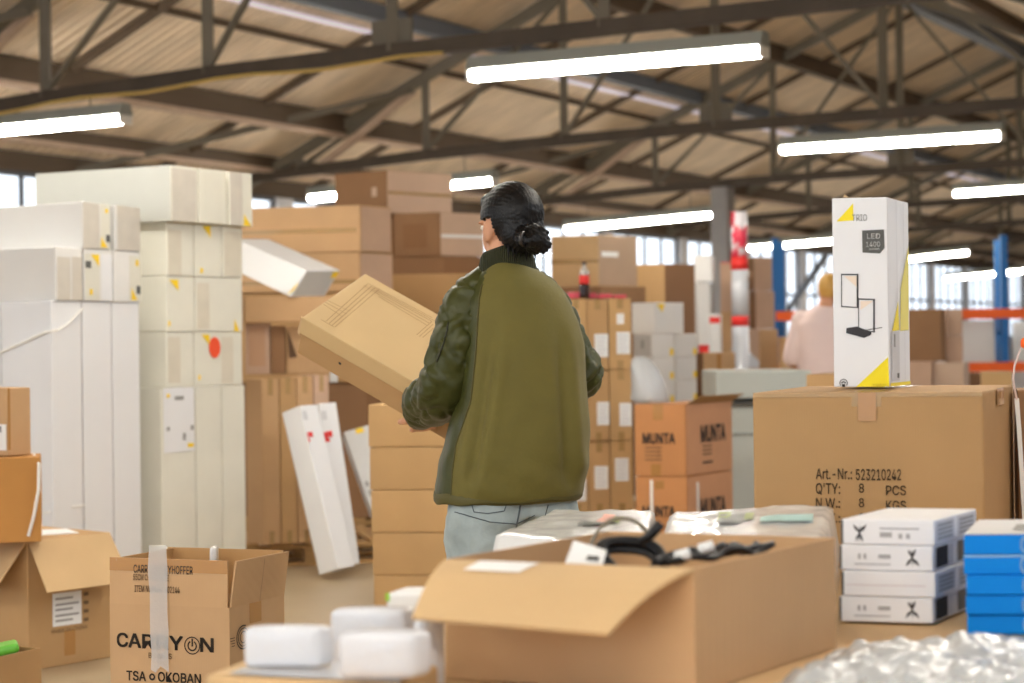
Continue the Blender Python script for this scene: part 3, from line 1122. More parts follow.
# big brown cartons behind
GN = 'big brown cartons in the pile behind the slanting white carton'
m1 = vbox('carton', 'big brown carton taped along its side, top of the pile behind the slanting white carton', 'box', 360, 11.6, None, 391.5, C_TAN, vt=205, vb=251.5, aL=14, aR=34, wL=1.1, group=GN)
m2 = vbox('carton', 'big brown carton, second in the pile behind the slanting white carton', 'box', 360, 11.6, None, 393.5, C_TAN, zt=m1.zb - .004, vb=291, aL=14, aR=34, wL=1.08, group=GN)
for m_ in (m1, m2):
    m_.R.patch('side_panel', .03, .03, .97, .97, mat('pink kraft', (196, 164, 138), rough=.7, var=.06))
m1.L.patch('packing_tape', .1, .42, .98, .52, CTAPE)
m2.L.patch('packing_tape', .2, .2, .98, .3, CTAPE)
m3 = vbox('carton', 'brown carton third in the pile, mostly hidden by the carton the person holds', 'box', 362, 11.62, None, 394, C_OCHRE, zt=m2.zb - .004, zb=1.02, aL=14, aR=34, wL=1.05, group=GN)
m4 = vbox('carton', 'brown carton at the bottom of the pile behind the leaning white cartons', 'box', 366, 11.64, None, 397, C_DARK, zt=1.016, zb=PZ + .001, aL=14, aR=34, wL=1.0, group=GN)
pallet('p', 'wooden pallet in the shade behind the leaning grey white carton', cpl(352, 545, 12.15), R(-14), 1.25, .9)
m3.L.patch_px('shipping_label', 330, 372, 338, 386, PAPER, .004)
# two white cartons leaning to the left
GW = 'white cartons leaning on the pallet row'


def leaner(name, label, bot, top, wpx, dpx, d_bot, d_top, m, depth_dir):
    b = P(bot[0], bot[1], d_bot)
    t = P(top[0], top[1], d_top)
    b.z = max(b.z, .004)
    az = t - b
    u = az.normalized()
    ax = P(bot[0] + wpx[0], bot[1] + wpx[1], d_bot + wpx[2]) - b
    ax = ax - u * ax.dot(u)
    ay = u.cross(ax).normalized()
    if ay.y < 0:
        ay = -ay
    ay = ay * depth_dir
    return obox(name, label, 'box', b, ax, ay, az, m, group=GW), b, ax, ay, az


w1, b, ax, ay, az = leaner('carton', 'narrow white carton with a red mark, leaning left, front one of the two', (338, 569), (300, 405.5), (17, -3, .10), 0, 9.60, 9.75, WHITE2, .15)
fw = Face(b, ax, az, 0, w1)
w2, b2_, ax2, ay2, az2 = leaner('carton', 'narrow white carton with a red mark, leaning left, rear one of the two', (343, 566), (319, 403.5), (17, -3, .07), 0, 9.86, 9.97, WHITE2, .08)
for fx, uu in ((fw, 308), (Face(b2_, ax2, az2, 0, w2), 327.5)):
    for (a, b_, c_, d_) in ((-4, 432, 0, 440), (0, 431, 4.5, 437), (-3, 438, 2, 442)):
        fx.patch_px('red_mark', uu + a, b_ + (1 if uu == 308 else 0), uu + c_, d_, REDP, .003)
    fx.patch_px('small_print', uu - 6, 411, uu - 1, 420, mat('pale grey print', (206, 206, 208)), .003)
w3, b, ax, ay, az = leaner('carton', 'grey white carton leaning beside the stack of five brown cartons', (372, 512), (343.5, 432), (40, -6, .05), 0, 10.42, 10.6, mat('grey white carton', (206, 206, 204), rough=.5, var=.03), .12)
f = Face(b, ax, az, 0, w3)
f.patch('small_print', .08, .3, .16, .36, GREYP, .003)
f.patch('small_print', .08, .18, .16, .25, GREYP, .003)
f.patch('yellow_print', .3, .93, .5, .99, YELLOW, .003)

# stack of five flat cartons
GS = 'flat golden brown cartons in the stack of five'
names5 = ['lowest of the five golden brown cartons stacked left of the jeans', 'second lowest of the five golden brown cartons stacked left of the jeans', 'middle one of the five golden brown cartons stacked left of the jeans',
          'second highest of the five golden brown cartons stacked left of the jeans', 'topmost of the five golden brown cartons stacked under the held carton']
h5 = .1975
for i, l in enumerate(names5):
    vbox('carton', l, 'box', 476 + (i % 2), 8.28, 371 - i * .9, None, C_GOLD, zt=(i + 1) * h5 - .002, zb=i * h5 + .001, aL=3, aR=8, wR=.38, group=GS, bulge=.003)

# upper cartons behind, left of the head
GU = 'brown cartons in the high pile left of the head'
n1 = vbox('carton', 'topmost brown carton of the high pile, dark side left and pale side right', 'box', 386.5, 13.5, 335, 452, C_DARK, vt=170, vb=213, aL=34, aR=50, group=GU)
n2_ = vbox('carton', 'brown carton with a printed square, second in the high pile left of the head', 'box', 440, 13.2, 394, 484, C_DARK, vt=212, vb=256, aL=20, aR=55, group=GU)
n3 = vbox('carton', 'dark brown carton, third in the high pile left of the head', 'box', 445, 13.2, 393, 486, C_DARK, zt=n2_.zb - .004, vb=274.5, aL=18, aR=55, group=GU)
n4 = vbox('carton', 'wide golden brown carton at the level of the green shoulder, in the high pile', 'box', 474, 12.9, 392, None, C_OCHRE, zt=n3.zb - .004, vb=312, aL=8, aR=15, wR=.6, group=GU)
n5 = vbox('carton', 'big brown carton at the foot of the high pile, hidden behind the held carton', 'box', 480, 12.95, 392, None, C_DARK, zt=n4.zb - .004, zb=.0, aL=8, aR=15, wR=.6, group=GU)
n0 = vbox('carton', 'big brown carton under the topmost carton of the high pile', 'box', 388, 13.7, 336, None, C_DARK, zt=n1.zb - .004, zb=1.3, aL=34, aR=50, wR=.25, group=GU)
n00 = vbox('carton', 'big brown carton on the floor at the back of the high pile', 'box', 388, 13.7, 336, None, C_DARK, zt=1.296, zb=0, aL=34, aR=50, wR=.25, group=GU)
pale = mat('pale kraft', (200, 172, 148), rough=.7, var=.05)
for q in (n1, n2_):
    q.R.patch('side_panel', .01, .01, .99, .99, pale)  # lit right side painted pale over the dark, shaded body
n2_.R.patch('packing_tape', .02, .42, .98, .5, PAPER, .004)
n1.R.patch('packing_tape', .02, .44, .98, .52, CTAPE, .004)
n2_.L.patch('printed_panel', .2, .2, .72, .75, mat('dark print', (134, 96, 62), rough=.8))
n1.L.patch('small_label', .72, .4, .82, .62, pale)

# ================================================================== RIGHT OF THE PERSON
GSL = 'narrow golden cartons with white labels under the bottle'
dS = 11.77
palS = pallet('p', 'wooden pallet under the golden cartons with white labels', cpl(602, 550, 12.25), R(8), 1.0, .8)
zS = [PZ + .003 + i * .468 for i in range(4)]
words = {0: 'bottom', 1: 'middle', 2: 'top'}
colw = ['left column', 'middle column', 'right column']
sbx = {}
for ri in range(3):
    for ci, (a, b) in enumerate(((566, 587.5), (588, 609), (610, 632))):
        n_ = P(a, 400, dS + ci * .02)
        r_ = P(b, 400, dS + .02 + ci * .02)
        n_, r_ = Vector((n_.x, n_.y)), Vector((r_.x, r_.y))
        t_ = (r_ - n_).normalized()
        dv = Vector((-t_.y, t_.x))
        dep = .55
        nm = 'golden narrow carton, %s row, %s of the labelled stack under the bottle' % (words[ri], colw[ci])
        sbx[ri, ci] = Box('carton', nm, 'box', r_, n_, r_ + dv * dep, zS[ri] + .001, zS[ri + 1] - .003 - (.006 if ci == 1 else 0), [C_GOLD, C_OCHRE, C_GOLD][ci], group=GSL, bulge=.001)
for key, rects in {(2, 1): [(594.5, 334, 608, 357)], (2, 2): [(616.5, 332, 630, 354), (616.5, 313.5, 624, 324)], (1, 1): [(597, 402, 609.2, 425)], (1, 2): [(619.5, 403, 631.5, 426)],
                   (0, 0): [(573, 479, 586, 501)], (0, 1): [(594.5, 466, 608, 489)], (0, 2): [(615, 458, 628.5, 481)]}.items():
    fx = sbx[key].L
    for i, r_ in enumerate(rects):
        fx.patch_px('shipping_label', *r_, PAPER, .003)
        if i == 0:
            for j in range(5):
                fx.patch_px('label_print', r_[0] + 1.5, r_[1] + 3 + j * 4, r_[2] - 2 - (j % 3), r_[1] + 4.2 + j * 4, mat('pale grey print', (206, 206, 208)), .005)
for k_, bx in sbx.items():
    bx.L.patch('packing_tape', .36, .86, .64, 1, CTAPE, .002)
    bx.L.patch('packing_tape', .36, 0, .64, .12, CTAPE, .002)
# bottle of cola on top
ztS = zS[3] + .002
bp_ = P(584.5, 300, dS + .12)
bt = empty('bottle', Vector((bp_.x, bp_.y, ztS)), 'half full cola bottle with a red label and black cap, on the labelled cartons', 'bottle')
cola = mat('dark cola', (40, 18, 14), rough=.1)
clear = mat('clear bottle plastic', (220, 226, 226), rough=.06, alpha=.4, coat=1)
BO = Vector((bp_.x, bp_.y, ztS))
MB().lathe(BO, [(.028, 0), (.033, .006), (.033, .03), (.031, .05), (.033, .07), (.033, .095)], 24).build('liquid', cola, bt, True)
MB().lathe(BO, [(.0335, .095), (.034, .1), (.034, .15), (.0335, .153)], 24).build('label', REDP, bt, True)
MB().lathe(BO, [(.033, .153), (.032, .17), (.024, .195), (.0135, .215), (.0135, .225)], 24).build('neck', clear, bt, True)
MB().lathe(BO, [(.0155, .222), (.0155, .24), (.0145, .242)], 20).build('cap', CABLE, bt)
# pink red film pack beside the bottle
pp = P(600, 297, dS + .28)
pk = MB()
PKM = mat('red pink film', (214, 74, 92), rough=.25, var=.12, vscale=20)
for i in range(4):
    pk.bar(Vector((pp.x - .22 + i * .1, pp.y, ztS + .022 - .003 * i)), Vector((pp.x - .125 + i * .1, pp.y, ztS + .024 - .004 * i)), .16, .043 - .007 * i)
pko = pk.build('film_pack', PKM, origin=Vector((pp.x, pp.y, ztS)))
bevel(pko, .008, 3)
tag(pko, 'flat red and pink film pack lying behind the cola bottle', 'pack')

# orange brown boxes with bold lettering
GQ = 'orange brown cartons with bold black lettering'
q2 = vbox('carton', 'lower orange brown carton with bold lettering and a white strap', 'box', 685, 10.8, 634, 731, C_ORANGE, zt=.445, zb=0, aL=14, aR=34, group=GQ)
q1 = vbox('open_carton', 'upper orange brown carton with bold black lettering, standing open', 'box', 685, 10.8, 634, 731.5, C_ORANGE, vt=404, zb=.449, aL=14, aR=34, group=GQ)
q1.R.patch('side_panel', .01, .01, .99, .99, mat('orange pink kraft', (206, 152, 112), rough=.72, var=.05))
q2.R.patch('side_panel', .01, .01, .99, .99, mat('orange pink kraft', (206, 152, 112)))
for bx, dy in ((q1, 0), (q2, 73)):
    bx.L.text_px('bold_lettering', 'MUNTA', 643, 433.5 + dy, 675, 443.5 + dy, BLACK, .05, .004)
    bx.R.text_px('bold_lettering', 'MUNTA', 700, 425 + dy, 724.5, 441 + dy, BLACK, .05, .004)
for i in range(4):
    q1.L.patch_px('small_print', 645, 447 + i * 4, 662, 448.2 + i * 4, INK2, .004)
for i in range(3):
    q1.R.patch_px('small_print', 702, 445 + i * 4, 711, 446.5 + i * 4, INK2, .004)
q1.R.patch_px('small_print', 702, 461, 712, 463, INK, .004)
q1.L.patch_px('packing_tape', 653, 404, 663, 420, TAPE, .003)
q1.L.patch_px('packing_tape', 651, 464, 661, 477, TAPE, .003)
q2.L.patch_px('packing_tape', 655, 481, 664, 489, TAPE, .003)
q2.L.patch_px('white_strap', 650.5, 480, 653.5, 552, STRAPM, .005)
q2.R.patch_px('white_strap', 696, 482, 698.5, 552, STRAPM, .005)
flap(q1.K, .02, .98, .16, 96, 'flap', C_LIGHT)
flap(q1.R, .02, .98, .10, 62, 'flap', C_OCHRE)

# bubble wrapped roll behind it
bw = empty('wrapped_bundle', Vector((P(648, 400, 11.12).x, 11.12, q1.zt + .004)), 'bundle in clear bubble wrap standing on the upper lettered carton', 'bundle')
xb, yb = P(650, 402, 11.12).x, 11.12
mb = MB()
n_, rings_ = 24, [(650, .105, 0), (649.5, .110, .02), (648, .106, .08), (646, .097, .15), (643.5, .082, .21), (641, .060, .255), (640, .030, .275), (640, .006, .28)]
for (uu, r_, z_) in rings_:
    cx_ = P(uu, 402, 11.12).x
    for k in range(n_):
        t = 2 * math.pi * k / n_
        w_ = 1 + .10 * math.sin(3 * t + z_ * 9) + .05 * math.sin(7 * t + z_ * 31)
        mb.v.append(Vector((cx_ + r_ * w_ * math.cos(t), yb + r_ * .8 * w_ * math.sin(t), q1.zt + .008 + z_)))
for i in range(len(rings_) - 1):
    for k in range(n_):
        a0, b0_ = i * n_ + k, i * n_ + (k + 1) % n_
        mb.f.append([a0, b0_, b0_ + n_, a0 + n_])
mb.f.append(list(range(n_))[::-1])
mb.build('bubble_wrap', BUBBLE, bw, True)

# white carton group right of the labelled stack
GWR = 'white cartons stacked behind the lettered orange cartons'
zW = [P(660, v, 13.9).z for v in (303, 334, 358, 381, 404)]
wa = vbox('carton', 'wide white carton with a yellow corner, top of the white stack behind the lettered cartons', 'box', 655, 13.7, 632, 684, WHITE, zt=zW[0], zb=zW[1] + .003, aL=28, aR=62, group=GWR)
f = wa.R
f.poly('yellow_print', [f.px(656.5, 304), f.px(664.5, 304), f.px(662, 312)], YELLOW, .004)
ords = ['first', 'second', 'third']
for ci, (un, uL_, uR_, d_, mm_) in enumerate(((652, 633.5, 673.5, 13.7, WHITE), (676, 673, 696.5, 14.1, WHITE))):
    for ri in range(3):
        x = vbox('carton', 'white carton, %s from the top in the %s column behind the lettered orange cartons' % (ords[ri], ['left', 'right'][ci]), 'box', un, d_, uL_ if ci == 0 else None, uR_, mm_, zt=zW[1 + ri],
                 zb=zW[2 + ri] + .003, aL=40 if ci == 0 else 30, aR=66, wL=None if ci == 0 else .3, group=GWR)
        x.R.patch('yellow_print', .82, .1, .98, .38, YELLOW, .003)
        if ci == 0:
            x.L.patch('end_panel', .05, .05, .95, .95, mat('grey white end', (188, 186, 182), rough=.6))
            x.L.patch('dark_print', .42, .4, .6, .75, GREYP, .004)
    vbox('carton', 'white carton at the foot of the %s column behind the lettered orange cartons' % ['left', 'right'][ci], 'box', un, d_, uL_ if ci == 0 else None, uR_, mm_, zt=zW[4], zb=0, aL=40 if ci == 0 else 30, aR=66,
         wL=None if ci == 0 else .3, group=GWR)

# brown cartons right behind the bottle
GR = 'brown cartons in the pile behind the cola bottle'
r1 = vbox('carton', 'big pale brown carton behind the cola bottle, topmost there', 'box', 598, 14.6, 551, 637, C_LIGHT, vt=235, vb=286, aL=16, aR=46, group=GR)
r1.R.patch('side_panel', .01, .01, .99, .99, mat('grey kraft', (172, 146, 122), rough=.75, var=.05))
r1.R.patch('white_tape', .08, .58, .5, .68, PAPER, .004)
r1.L.patch('packing_tape', .0, .45, 1, .53, CTAPE)
r2 = vbox('carton', 'flat dark brown carton under the big pale carton behind the cola bottle', 'box', 602, 14.5, 550, 646, C_DARK, zt=r1.zb - .004, vb=304, aL=16, aR=46, group=GR)
r3 = vbox('carton', 'big brown carton on the floor in the pile behind the cola bottle', 'box', 602, 14.5, 550, 646, C_DARK, zt=r2.zb - .004, zb=0, aL=16, aR=46, group=GR)
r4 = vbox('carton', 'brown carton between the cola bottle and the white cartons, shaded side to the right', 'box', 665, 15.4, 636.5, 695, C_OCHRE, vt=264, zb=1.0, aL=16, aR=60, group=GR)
r4.R.patch('side_panel', .0, .0, 1, 1, mat('umber kraft', (122, 88, 60), rough=.75))  # dark umber paints the shade on the right side
r5 = vbox('carton', 'brown carton on the floor below the one with a shaded right side', 'box', 665, 15.4, 636.5, 695, C_OCHRE, zt=.996, zb=0, aL=16, aR=60, group=GR)

# tall blurred goods around the column
GT = 'tall cartons around the concrete column'
DIM = mat('blue white carton', (212, 216, 226), rough=.5)


def up(label, u0, u1, vt, vb, d, m, aL=8, wR=.35, cat='box', name='carton', bottom=None, uR=None, aR=None):
    return vbox(name, label, cat, u1, d, u0, uR, m, vt=vt, vb=None if bottom is not None else vb, zb=bottom, aL=aL, aR=aR if aR is not None else 12, wR=None if uR else wR, group=GT)


GRY = mat('grey carton side', (176, 174, 170), rough=.6)  # white carton greyed to paint its side in shade
t1 = up('bluish white tall carton right of the cartons behind the bottle', 665.5, 684, 282, 0, 16.2, DIM, bottom=0, wR=.3)
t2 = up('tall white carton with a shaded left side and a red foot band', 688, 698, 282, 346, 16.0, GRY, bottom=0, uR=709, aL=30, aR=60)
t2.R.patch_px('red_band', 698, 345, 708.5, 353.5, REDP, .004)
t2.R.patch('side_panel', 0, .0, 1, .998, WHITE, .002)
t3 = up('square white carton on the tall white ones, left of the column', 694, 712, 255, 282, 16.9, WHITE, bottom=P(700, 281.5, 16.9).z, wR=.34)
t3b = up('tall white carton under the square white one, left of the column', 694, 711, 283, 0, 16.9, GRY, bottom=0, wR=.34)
t4 = up('tall narrow white carton with a red band, in front of the column', 709.5, 720, 314, 0, 16.6, WHITE, bottom=0, wR=.2)
t4.L.patch_px('red_band', 709.5, 317, 720, 323, REDP, .004)
t5 = up('upright brown carton beside the red and white wrapped roll', 720.5, 732, 262, 311, 17.6, C_PINK, bottom=P(725, 312, 17.6).z, wR=.3)
t5.L.patch_px('red_band', 720.5, 258, 732, 263, REDP, .004)
t6 = up('upright brown carton under the one beside the wrapped roll', 720.5, 733, 312, 0, 17.6, C_TAN, bottom=0, wR=.3)
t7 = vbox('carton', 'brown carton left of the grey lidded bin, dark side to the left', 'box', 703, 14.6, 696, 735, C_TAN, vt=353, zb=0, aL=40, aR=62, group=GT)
t7.L.patch('side_panel', 0, 0, 1, 1, mat('umber kraft', (122, 88, 60)))  # left side coloured dark for its shade
t7.R.patch('packing_tape', .42, 0, .55, .999, TAPE, .003)
# roll wrapped in red and white film
wz0, wz1 = 0.0, P(740, 212, 17.0).z
wx = P(740, 300, 17.0)
rr = 8.6 * 17 / 1800
rl = empty('wrapped_roll', Vector((wx.x, wx.y, 0)), 'tall roll wrapped in red and white printed film, right of the column', 'roll')
MB().lathe(Vector((wx.x, wx.y, 0)), [(rr, 0), (rr, P(740, 326, 17).z)], 20).build('lower_wrap', WRAPM, rl, True)
za, zb_ = P(740, 326, 17).z, P(740, 316, 17).z
MB().lathe(Vector((wx.x, wx.y, 0)), [(rr * 1.01, za), (rr * 1.01, zb_)], 20).build('red_band', REDP, rl, True)
zc, zd = P(740, 270, 17).z, P(740, 257, 17).z
MB().lathe(Vector((wx.x, wx.y, 0)), [(rr, zb_), (rr * .98, zc)], 20).build('white_wrap', WRAPM, rl, True)
MB().lathe(Vector((wx.x, wx.y, 0)), [(rr * 1.01, zc), (rr * 1.01, zd)], 20).build('red_band', REDP, rl, True)
m = D.materials.new('red and white printed film')
m.use_nodes = True
nt = m.node_tree
bs = nt.nodes['Principled BSDF']
bs.inputs['Roughness'].default_value = .2
tc = nt.nodes.new('ShaderNodeTexCoord')
nz = nt.nodes.new('ShaderNodeTexNoise')
nz.inputs['Scale'].default_value = 5
cr = nt.nodes.new('ShaderNodeValToRGB')
cr.color_ramp.elements[0].position = .47
cr.color_ramp.elements[0].color = (*lin((226, 60, 84)), 1)
cr.color_ramp.elements[1].position = .53
cr.color_ramp.elements[1].color = (*lin((238, 232, 236)), 1)
nt.links.new(tc.outputs['Object'], nz.inputs['Vector'])
nt.links.new(nz.outputs[0], cr.inputs[0])
nt.links.new(cr.outputs[0], bs.inputs['Base Color'])
MB().lathe(Vector((wx.x, wx.y, 0)), [(rr, zd), (rr * .97, zd + .2), (rr * .95, wz1)], 20).build('printed_wrap', m, rl, True)

zq = [P(760, v, 18.0).z for v in (257, 291, 329)]
u1_ = vbox('carton', 'upper brown carton on the two at the right of the wrapped roll', 'box', 755, 18.0, 749, 773, C_PINK, zt=zq[0], zb=zq[1] + .003, aL=35, aR=60, group=GT)
u2_ = vbox('carton', 'second brown carton from the top, right of the wrapped roll', 'box', 756, 18.0, 749.5, 775, C_PINK, zt=zq[1], zb=zq[2] + .003, aL=35, aR=60, group=GT)
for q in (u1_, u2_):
    q.L.patch('side_panel', 0, 0, 1, 1, mat('umber kraft', (122, 88, 60)))  # shade of the left sides painted in umber
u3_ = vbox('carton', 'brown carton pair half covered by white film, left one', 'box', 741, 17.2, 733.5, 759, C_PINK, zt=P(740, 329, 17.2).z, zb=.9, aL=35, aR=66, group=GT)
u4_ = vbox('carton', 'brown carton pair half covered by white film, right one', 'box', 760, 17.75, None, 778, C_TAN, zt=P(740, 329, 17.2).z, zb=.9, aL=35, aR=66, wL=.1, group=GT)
u3_.L.patch('side_panel', 0, 0, 1, 1, mat('umber kraft', (122, 88, 60)))  # shaded left side, painted dark
u5_ = vbox('carton', 'wide brown carton on the floor under the film covered pair', 'box', 741, 17.2, 733.5, 778, C_TAN, zt=.896, zb=0, aL=35, aR=66, group=GT)
u6_ = vbox('carton', 'small light brown carton left of the pink shirt', 'box', 784, 17.6, 778, 796, C_TAN, vt=337, zb=.0, aL=30, aR=60, group=GT)
u3_.R.poly('white_film', [u3_.R.px(742, 346), u3_.R.px(742, 368), u3_.R.px(758.5, 368), u3_.R.px(758.5, 361)], WRAPM, .01)
# taller carton under the two uppermost ones is the back row
u7_ = vbox('carton', 'brown carton on the floor behind the film covered pair', 'box', 757, 18.06, 750, 775, C_DARK, zt=zq[2] - .001, zb=0, aL=35, aR=60, group=GT)

# grey lidded bin
BIN = mat('grey green plastic', (186, 190, 182), rough=.5, var=.03)
bn = empty('storage_bin', Vector((P(770, 400, 12.4).x, 12.4, 0)), 'grey lidded storage bin behind the large carton with printed article number', 'bin')


def binbox(u0, u1, d, z0, z1, dep, name, m):
    a, b = P(u0, 420, d), P(u1, 420, d)
    o = MB().hexa([(a.x, a.y, z0), (b.x, b.y, z0), (b.x, b.y + dep, z0), (a.x, a.y + dep, z0)], [(a.x, a.y, z1), (b.x, b.y, z1), (b.x, b.y + dep, z1), (a.x, a.y + dep, z1)]).build(name, m, bn)
    bevel(o, .012, 3)
    return o


zl = P(720, 371.5, 11.9).z
zl2 = P(720, 399, 11.9).z
binbox(716, 812, 11.9, zl2, zl, .86, 'lid', BIN)
binbox(729, 806, 12.0, .12, zl2 - .02, .7, 'body', BIN)
binbox(724, 809, 11.96, zl2 - .05, zl2 - .012, .76, 'rim', GREYD)  # dark band painted as the shadow under the lid
binbox(728, 807, 11.985, P(720, 434, 12).z - .012, P(720, 434, 12).z + .008, .73, 'rib', mat('bin rib', (160, 164, 158), rough=.5))
for u in (731, 798):
    binbox(u, u + 8, 12.05, 0, .12, .6, 'foot', GREYD)

# ================================================================== FAR RIGHT: RACK AND CARTONS
rk = empty('pallet_rack', Vector((P(890, 400, 20).x, 20, 0)), 'blue and orange pallet rack at the back behind the tall white lamp box', 'rack')
zb1, zb2 = P(985, 313.5, 20).z, P(985, 367, 20).z
x0, x1 = P(776, 340, 20).x, P(1004.5, 340, 20).x
ztop_r = P(1005, 235, 20).z
for x in (x0, x1):
    xf = x
    for y in (20.0, 21.0):
        x = xf + (y - 20) * .21
        MB().box((x, y, ztop_r / 2), .075, .07, ztop_r).build('upright', RACKB, rk)
        MB().box((x, y, .005), .16, .14, .01).build('foot_plate', RACKB, rk)
    mb = MB()
    for i in range(4):
        za_, zc_ = .2 + i * .55, .75 + i * .55
        if zc_ < ztop_r:
            mb.bar((xf + (.01 if i % 2 else .2), 20.04 if i % 2 else 20.96, za_), (xf + (.2 if i % 2 else .01), 20.96 if i % 2 else 20.04, zc_), .04, .04)
    mb.build('frame_brace', RACKB, rk)
for z in (zb1, zb2):
    for y in (19.98, 21.02):
        MB().box(((x0 + x1) / 2 + .6 + (y - 20) * .21, y, z), x1 - x0 + 1.2, .05, .105).build('beam', RACKO, rk)
    MB().box(((x0 + x1) / 2 + .1, 20.5, z + .03), x1 - x0 - .3, .96, .03).build('shelf_deck', WOOD, rk)
# pale goods on the lower shelf and on the upper shelf
GK = 'white cartons on the rack shelf'
xs = x0 + .30
kk = 0
KL = ['white carton at the left end of the rack shelf, behind the pink shirt', 'white carton on the rack shelf, second from the left', 'white carton on the rack shelf, hidden behind the tall lamp box', 'white carton on the rack shelf, right of the tall lamp box',
      'white carton on the rack shelf beside the blue post']
while kk < 5:
    w_ = (x1 - x0 - .38) / 5
    hgt = [.36, .42, .4, .45, .47][kk]
    Box('carton', KL[kk], 'box', (xs + w_ - .01, 20.08), (xs + .01, 20.08), (xs + w_ - .01, 20.8), zb2 + .047, zb2 + .047 + hgt, WHITE, group=GK)
    xs += w_
    kk += 1
pr = Box('carton', 'white carton on the floor right of the blue rack post', 'box', (x1 + 1.0, 20.1), (x1 + .34, 20.1), (x1 + 1.0, 20.9), 0, zb2 + .5, WHITE, group=GK)

GF = 'brown cartons right of the tall lamp box'
d_ = 15.6
k1 = vbox('carton', 'dark brown carton with pale edges, right of the tall lamp box', 'box', 941, d_, 906, 946, C_DARK, vt=309, vb=361, aL=8, aR=40, group=GF)
k2 = vbox('carton', 'pale brown carton, upper one beside the orange beam', 'box', 962.5, d_ + .1, 947, None, C_PINK, vt=309, vb=335, aL=8, aR=10, wR=.3, group=GF)
k3 = vbox('carton', 'pale brown carton, lower one beside the orange beam', 'box', 963, d_ + .1, 947, None, C_PINK, zt=k2.zb - .003, vb=362, aL=8, aR=10, wR=.3, group=GF)
k4 = vbox('carton', 'pinkish carton below the dark one, right of the tall lamp box', 'box', 931, d_ - .1, 904, None, C_PINK, zt=k1.zb - .004, zb=0, aL=8, aR=20, wR=.4, group=GF)
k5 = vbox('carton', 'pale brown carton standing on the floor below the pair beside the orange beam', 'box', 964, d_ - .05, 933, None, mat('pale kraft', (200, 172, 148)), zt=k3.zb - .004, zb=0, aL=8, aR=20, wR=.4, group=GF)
k6 = vbox('carton', 'golden carton behind the right end of the large printed carton', 'box', 1012, 12.2, 981, None, C_GOLD, vt=372, zb=0, aL=4, aR=14, wR=.5, group=GF)
k7 = vbox('carton', 'brown carton between the grey bin and the tall lamp box', 'box', 834, 9.6, 806, None, C_OCHRE, vt=374, zb=0, aL=4, aR=24, wR=.4, group=GF)
k8 = vbox('carton', 'dark brown carton under the rack, left of the golden one', 'box', 981, 19.3, 963, None, mat('umber kraft', (122, 88, 60)), vt=373, zb=0, aL=4, aR=14, wR=.4, group=GF)


# ================================================================== FOREGROUND: WORK TABLE
TZ = .7915
tt = empty('work_table', Vector((.75, 3.2, 0)), 'work table topped with cardboard, carrying the open carton of cables and the white parcels', 'table')
TBL = mat('cardboard covered board', (206, 170, 122), rough=.65, var=.06, vscale=3)
ot = MB().hexa([(-.60, 1.75, TZ - .035), (2.05, 1.75, TZ - .035), (2.05, 4.42, TZ - .035), (.28, 4.42, TZ - .035)],
               [(-.60, 1.75, TZ), (2.05, 1.75, TZ), (2.05, 4.42, TZ), (.28, 4.42, TZ)]).build('tabletop', TBL, tt)
bevel(ot, .004)
for x, y in ((-.5, 1.83), (1.97, 1.83), (1.97, 4.34), (.36, 4.34)):
    if 1:
        MB().box((x, y, (TZ - .035) / 2), .06, .06, TZ - .035).build('leg', STEEL, tt)
ap = MB()
for p_, q_ in (((-.5, 1.83), (1.97, 1.83)), ((1.97, 1.83), (1.97, 4.34)), ((1.97, 4.34), (.36, 4.34)), ((.36, 4.34), (-.5, 1.83))):
    ap.bar((*p_, TZ - .085), (*q_, TZ - .085), .03, .08)
ap.build('frame_rail', STEEL, tt)

# ------------------------------------------------------------------ open carton of cables
KX = [Vector((.241, 2.42)), Vector((-.099, 2.555)), Vector((.493, 2.77))]
ZR = .962
oc = Box('open_carton', 'open brown carton full of black cables, flap folded out towards the camera', 'box', KX[0], KX[1], KX[2], TZ + .002, ZR, C_TAN, bulge=0, bev=0, top=False)
sd = oc.o.modifiers.new('wall', 'SOLIDIFY')
sd.thickness = .006
sd.offset = -1
# near flap, folded out and hanging; slight trapezoid like the photo
f = oc.L
hp, hq = f.pt(0, 1), f.pt(1, 1)
o1, o2 = P(411, 615, 2.485), P(607, 632, 2.36)
o1 = P(412, 617, 2.43)
o2 = P(608, 633, 2.315)
nrm = (hq - hp).cross(o1 - hp).normalized() * .005
fl1 = MB()
N_ = 6
top_, bot_ = [], []
vv, ffs = [], []
for side in (0, 1):
    for j in range(N_ + 1):
        t = j / N_
        sag = math.sin(t * math.pi) * .012
        for i in range(N_ + 1):
            s_ = i / N_
            a = hp.lerp(hq, s_)
            b = o1.lerp(o2, s_)
            vv.append(a.lerp(b, t) + Vector((0, -.3, 1)) * sag + nrm * side)
n1_ = (N_ + 1)
for side in (0, 1):
    o_ = side * n1_ * n1_
    for j in range(N_):
        for i in range(N_):
            k = o_ + j * n1_ + i
            q = [k, k + 1, k + n1_ + 1, k + n1_]
            ffs.append(q if side else q[::-1])
edge = [i for i in range(n1_)] + [n1_ * (j + 1) + N_ for j in range(N_)] + [n1_ * N_ + i for i in range(N_ - 1, -1, -1)] + [n1_ * j for j in range(N_ - 1, 0, -1)]
for a, b in zip(edge, edge[1:] + edge[:1]):
    ffs.append([a, b, b + n1_ * n1_, a + n1_ * n1_])
flp = mesh_obj('flap', vv, ffs, C_LIGHT, oc.o, smooth=False)
lf = Face(hp + Vector((0, -.004, .013)), hq - hp, (o1.lerp(o2, .5) - hp.lerp(hq, .5)), 0, flp)
lb_n = 8
lv, lff = [], []
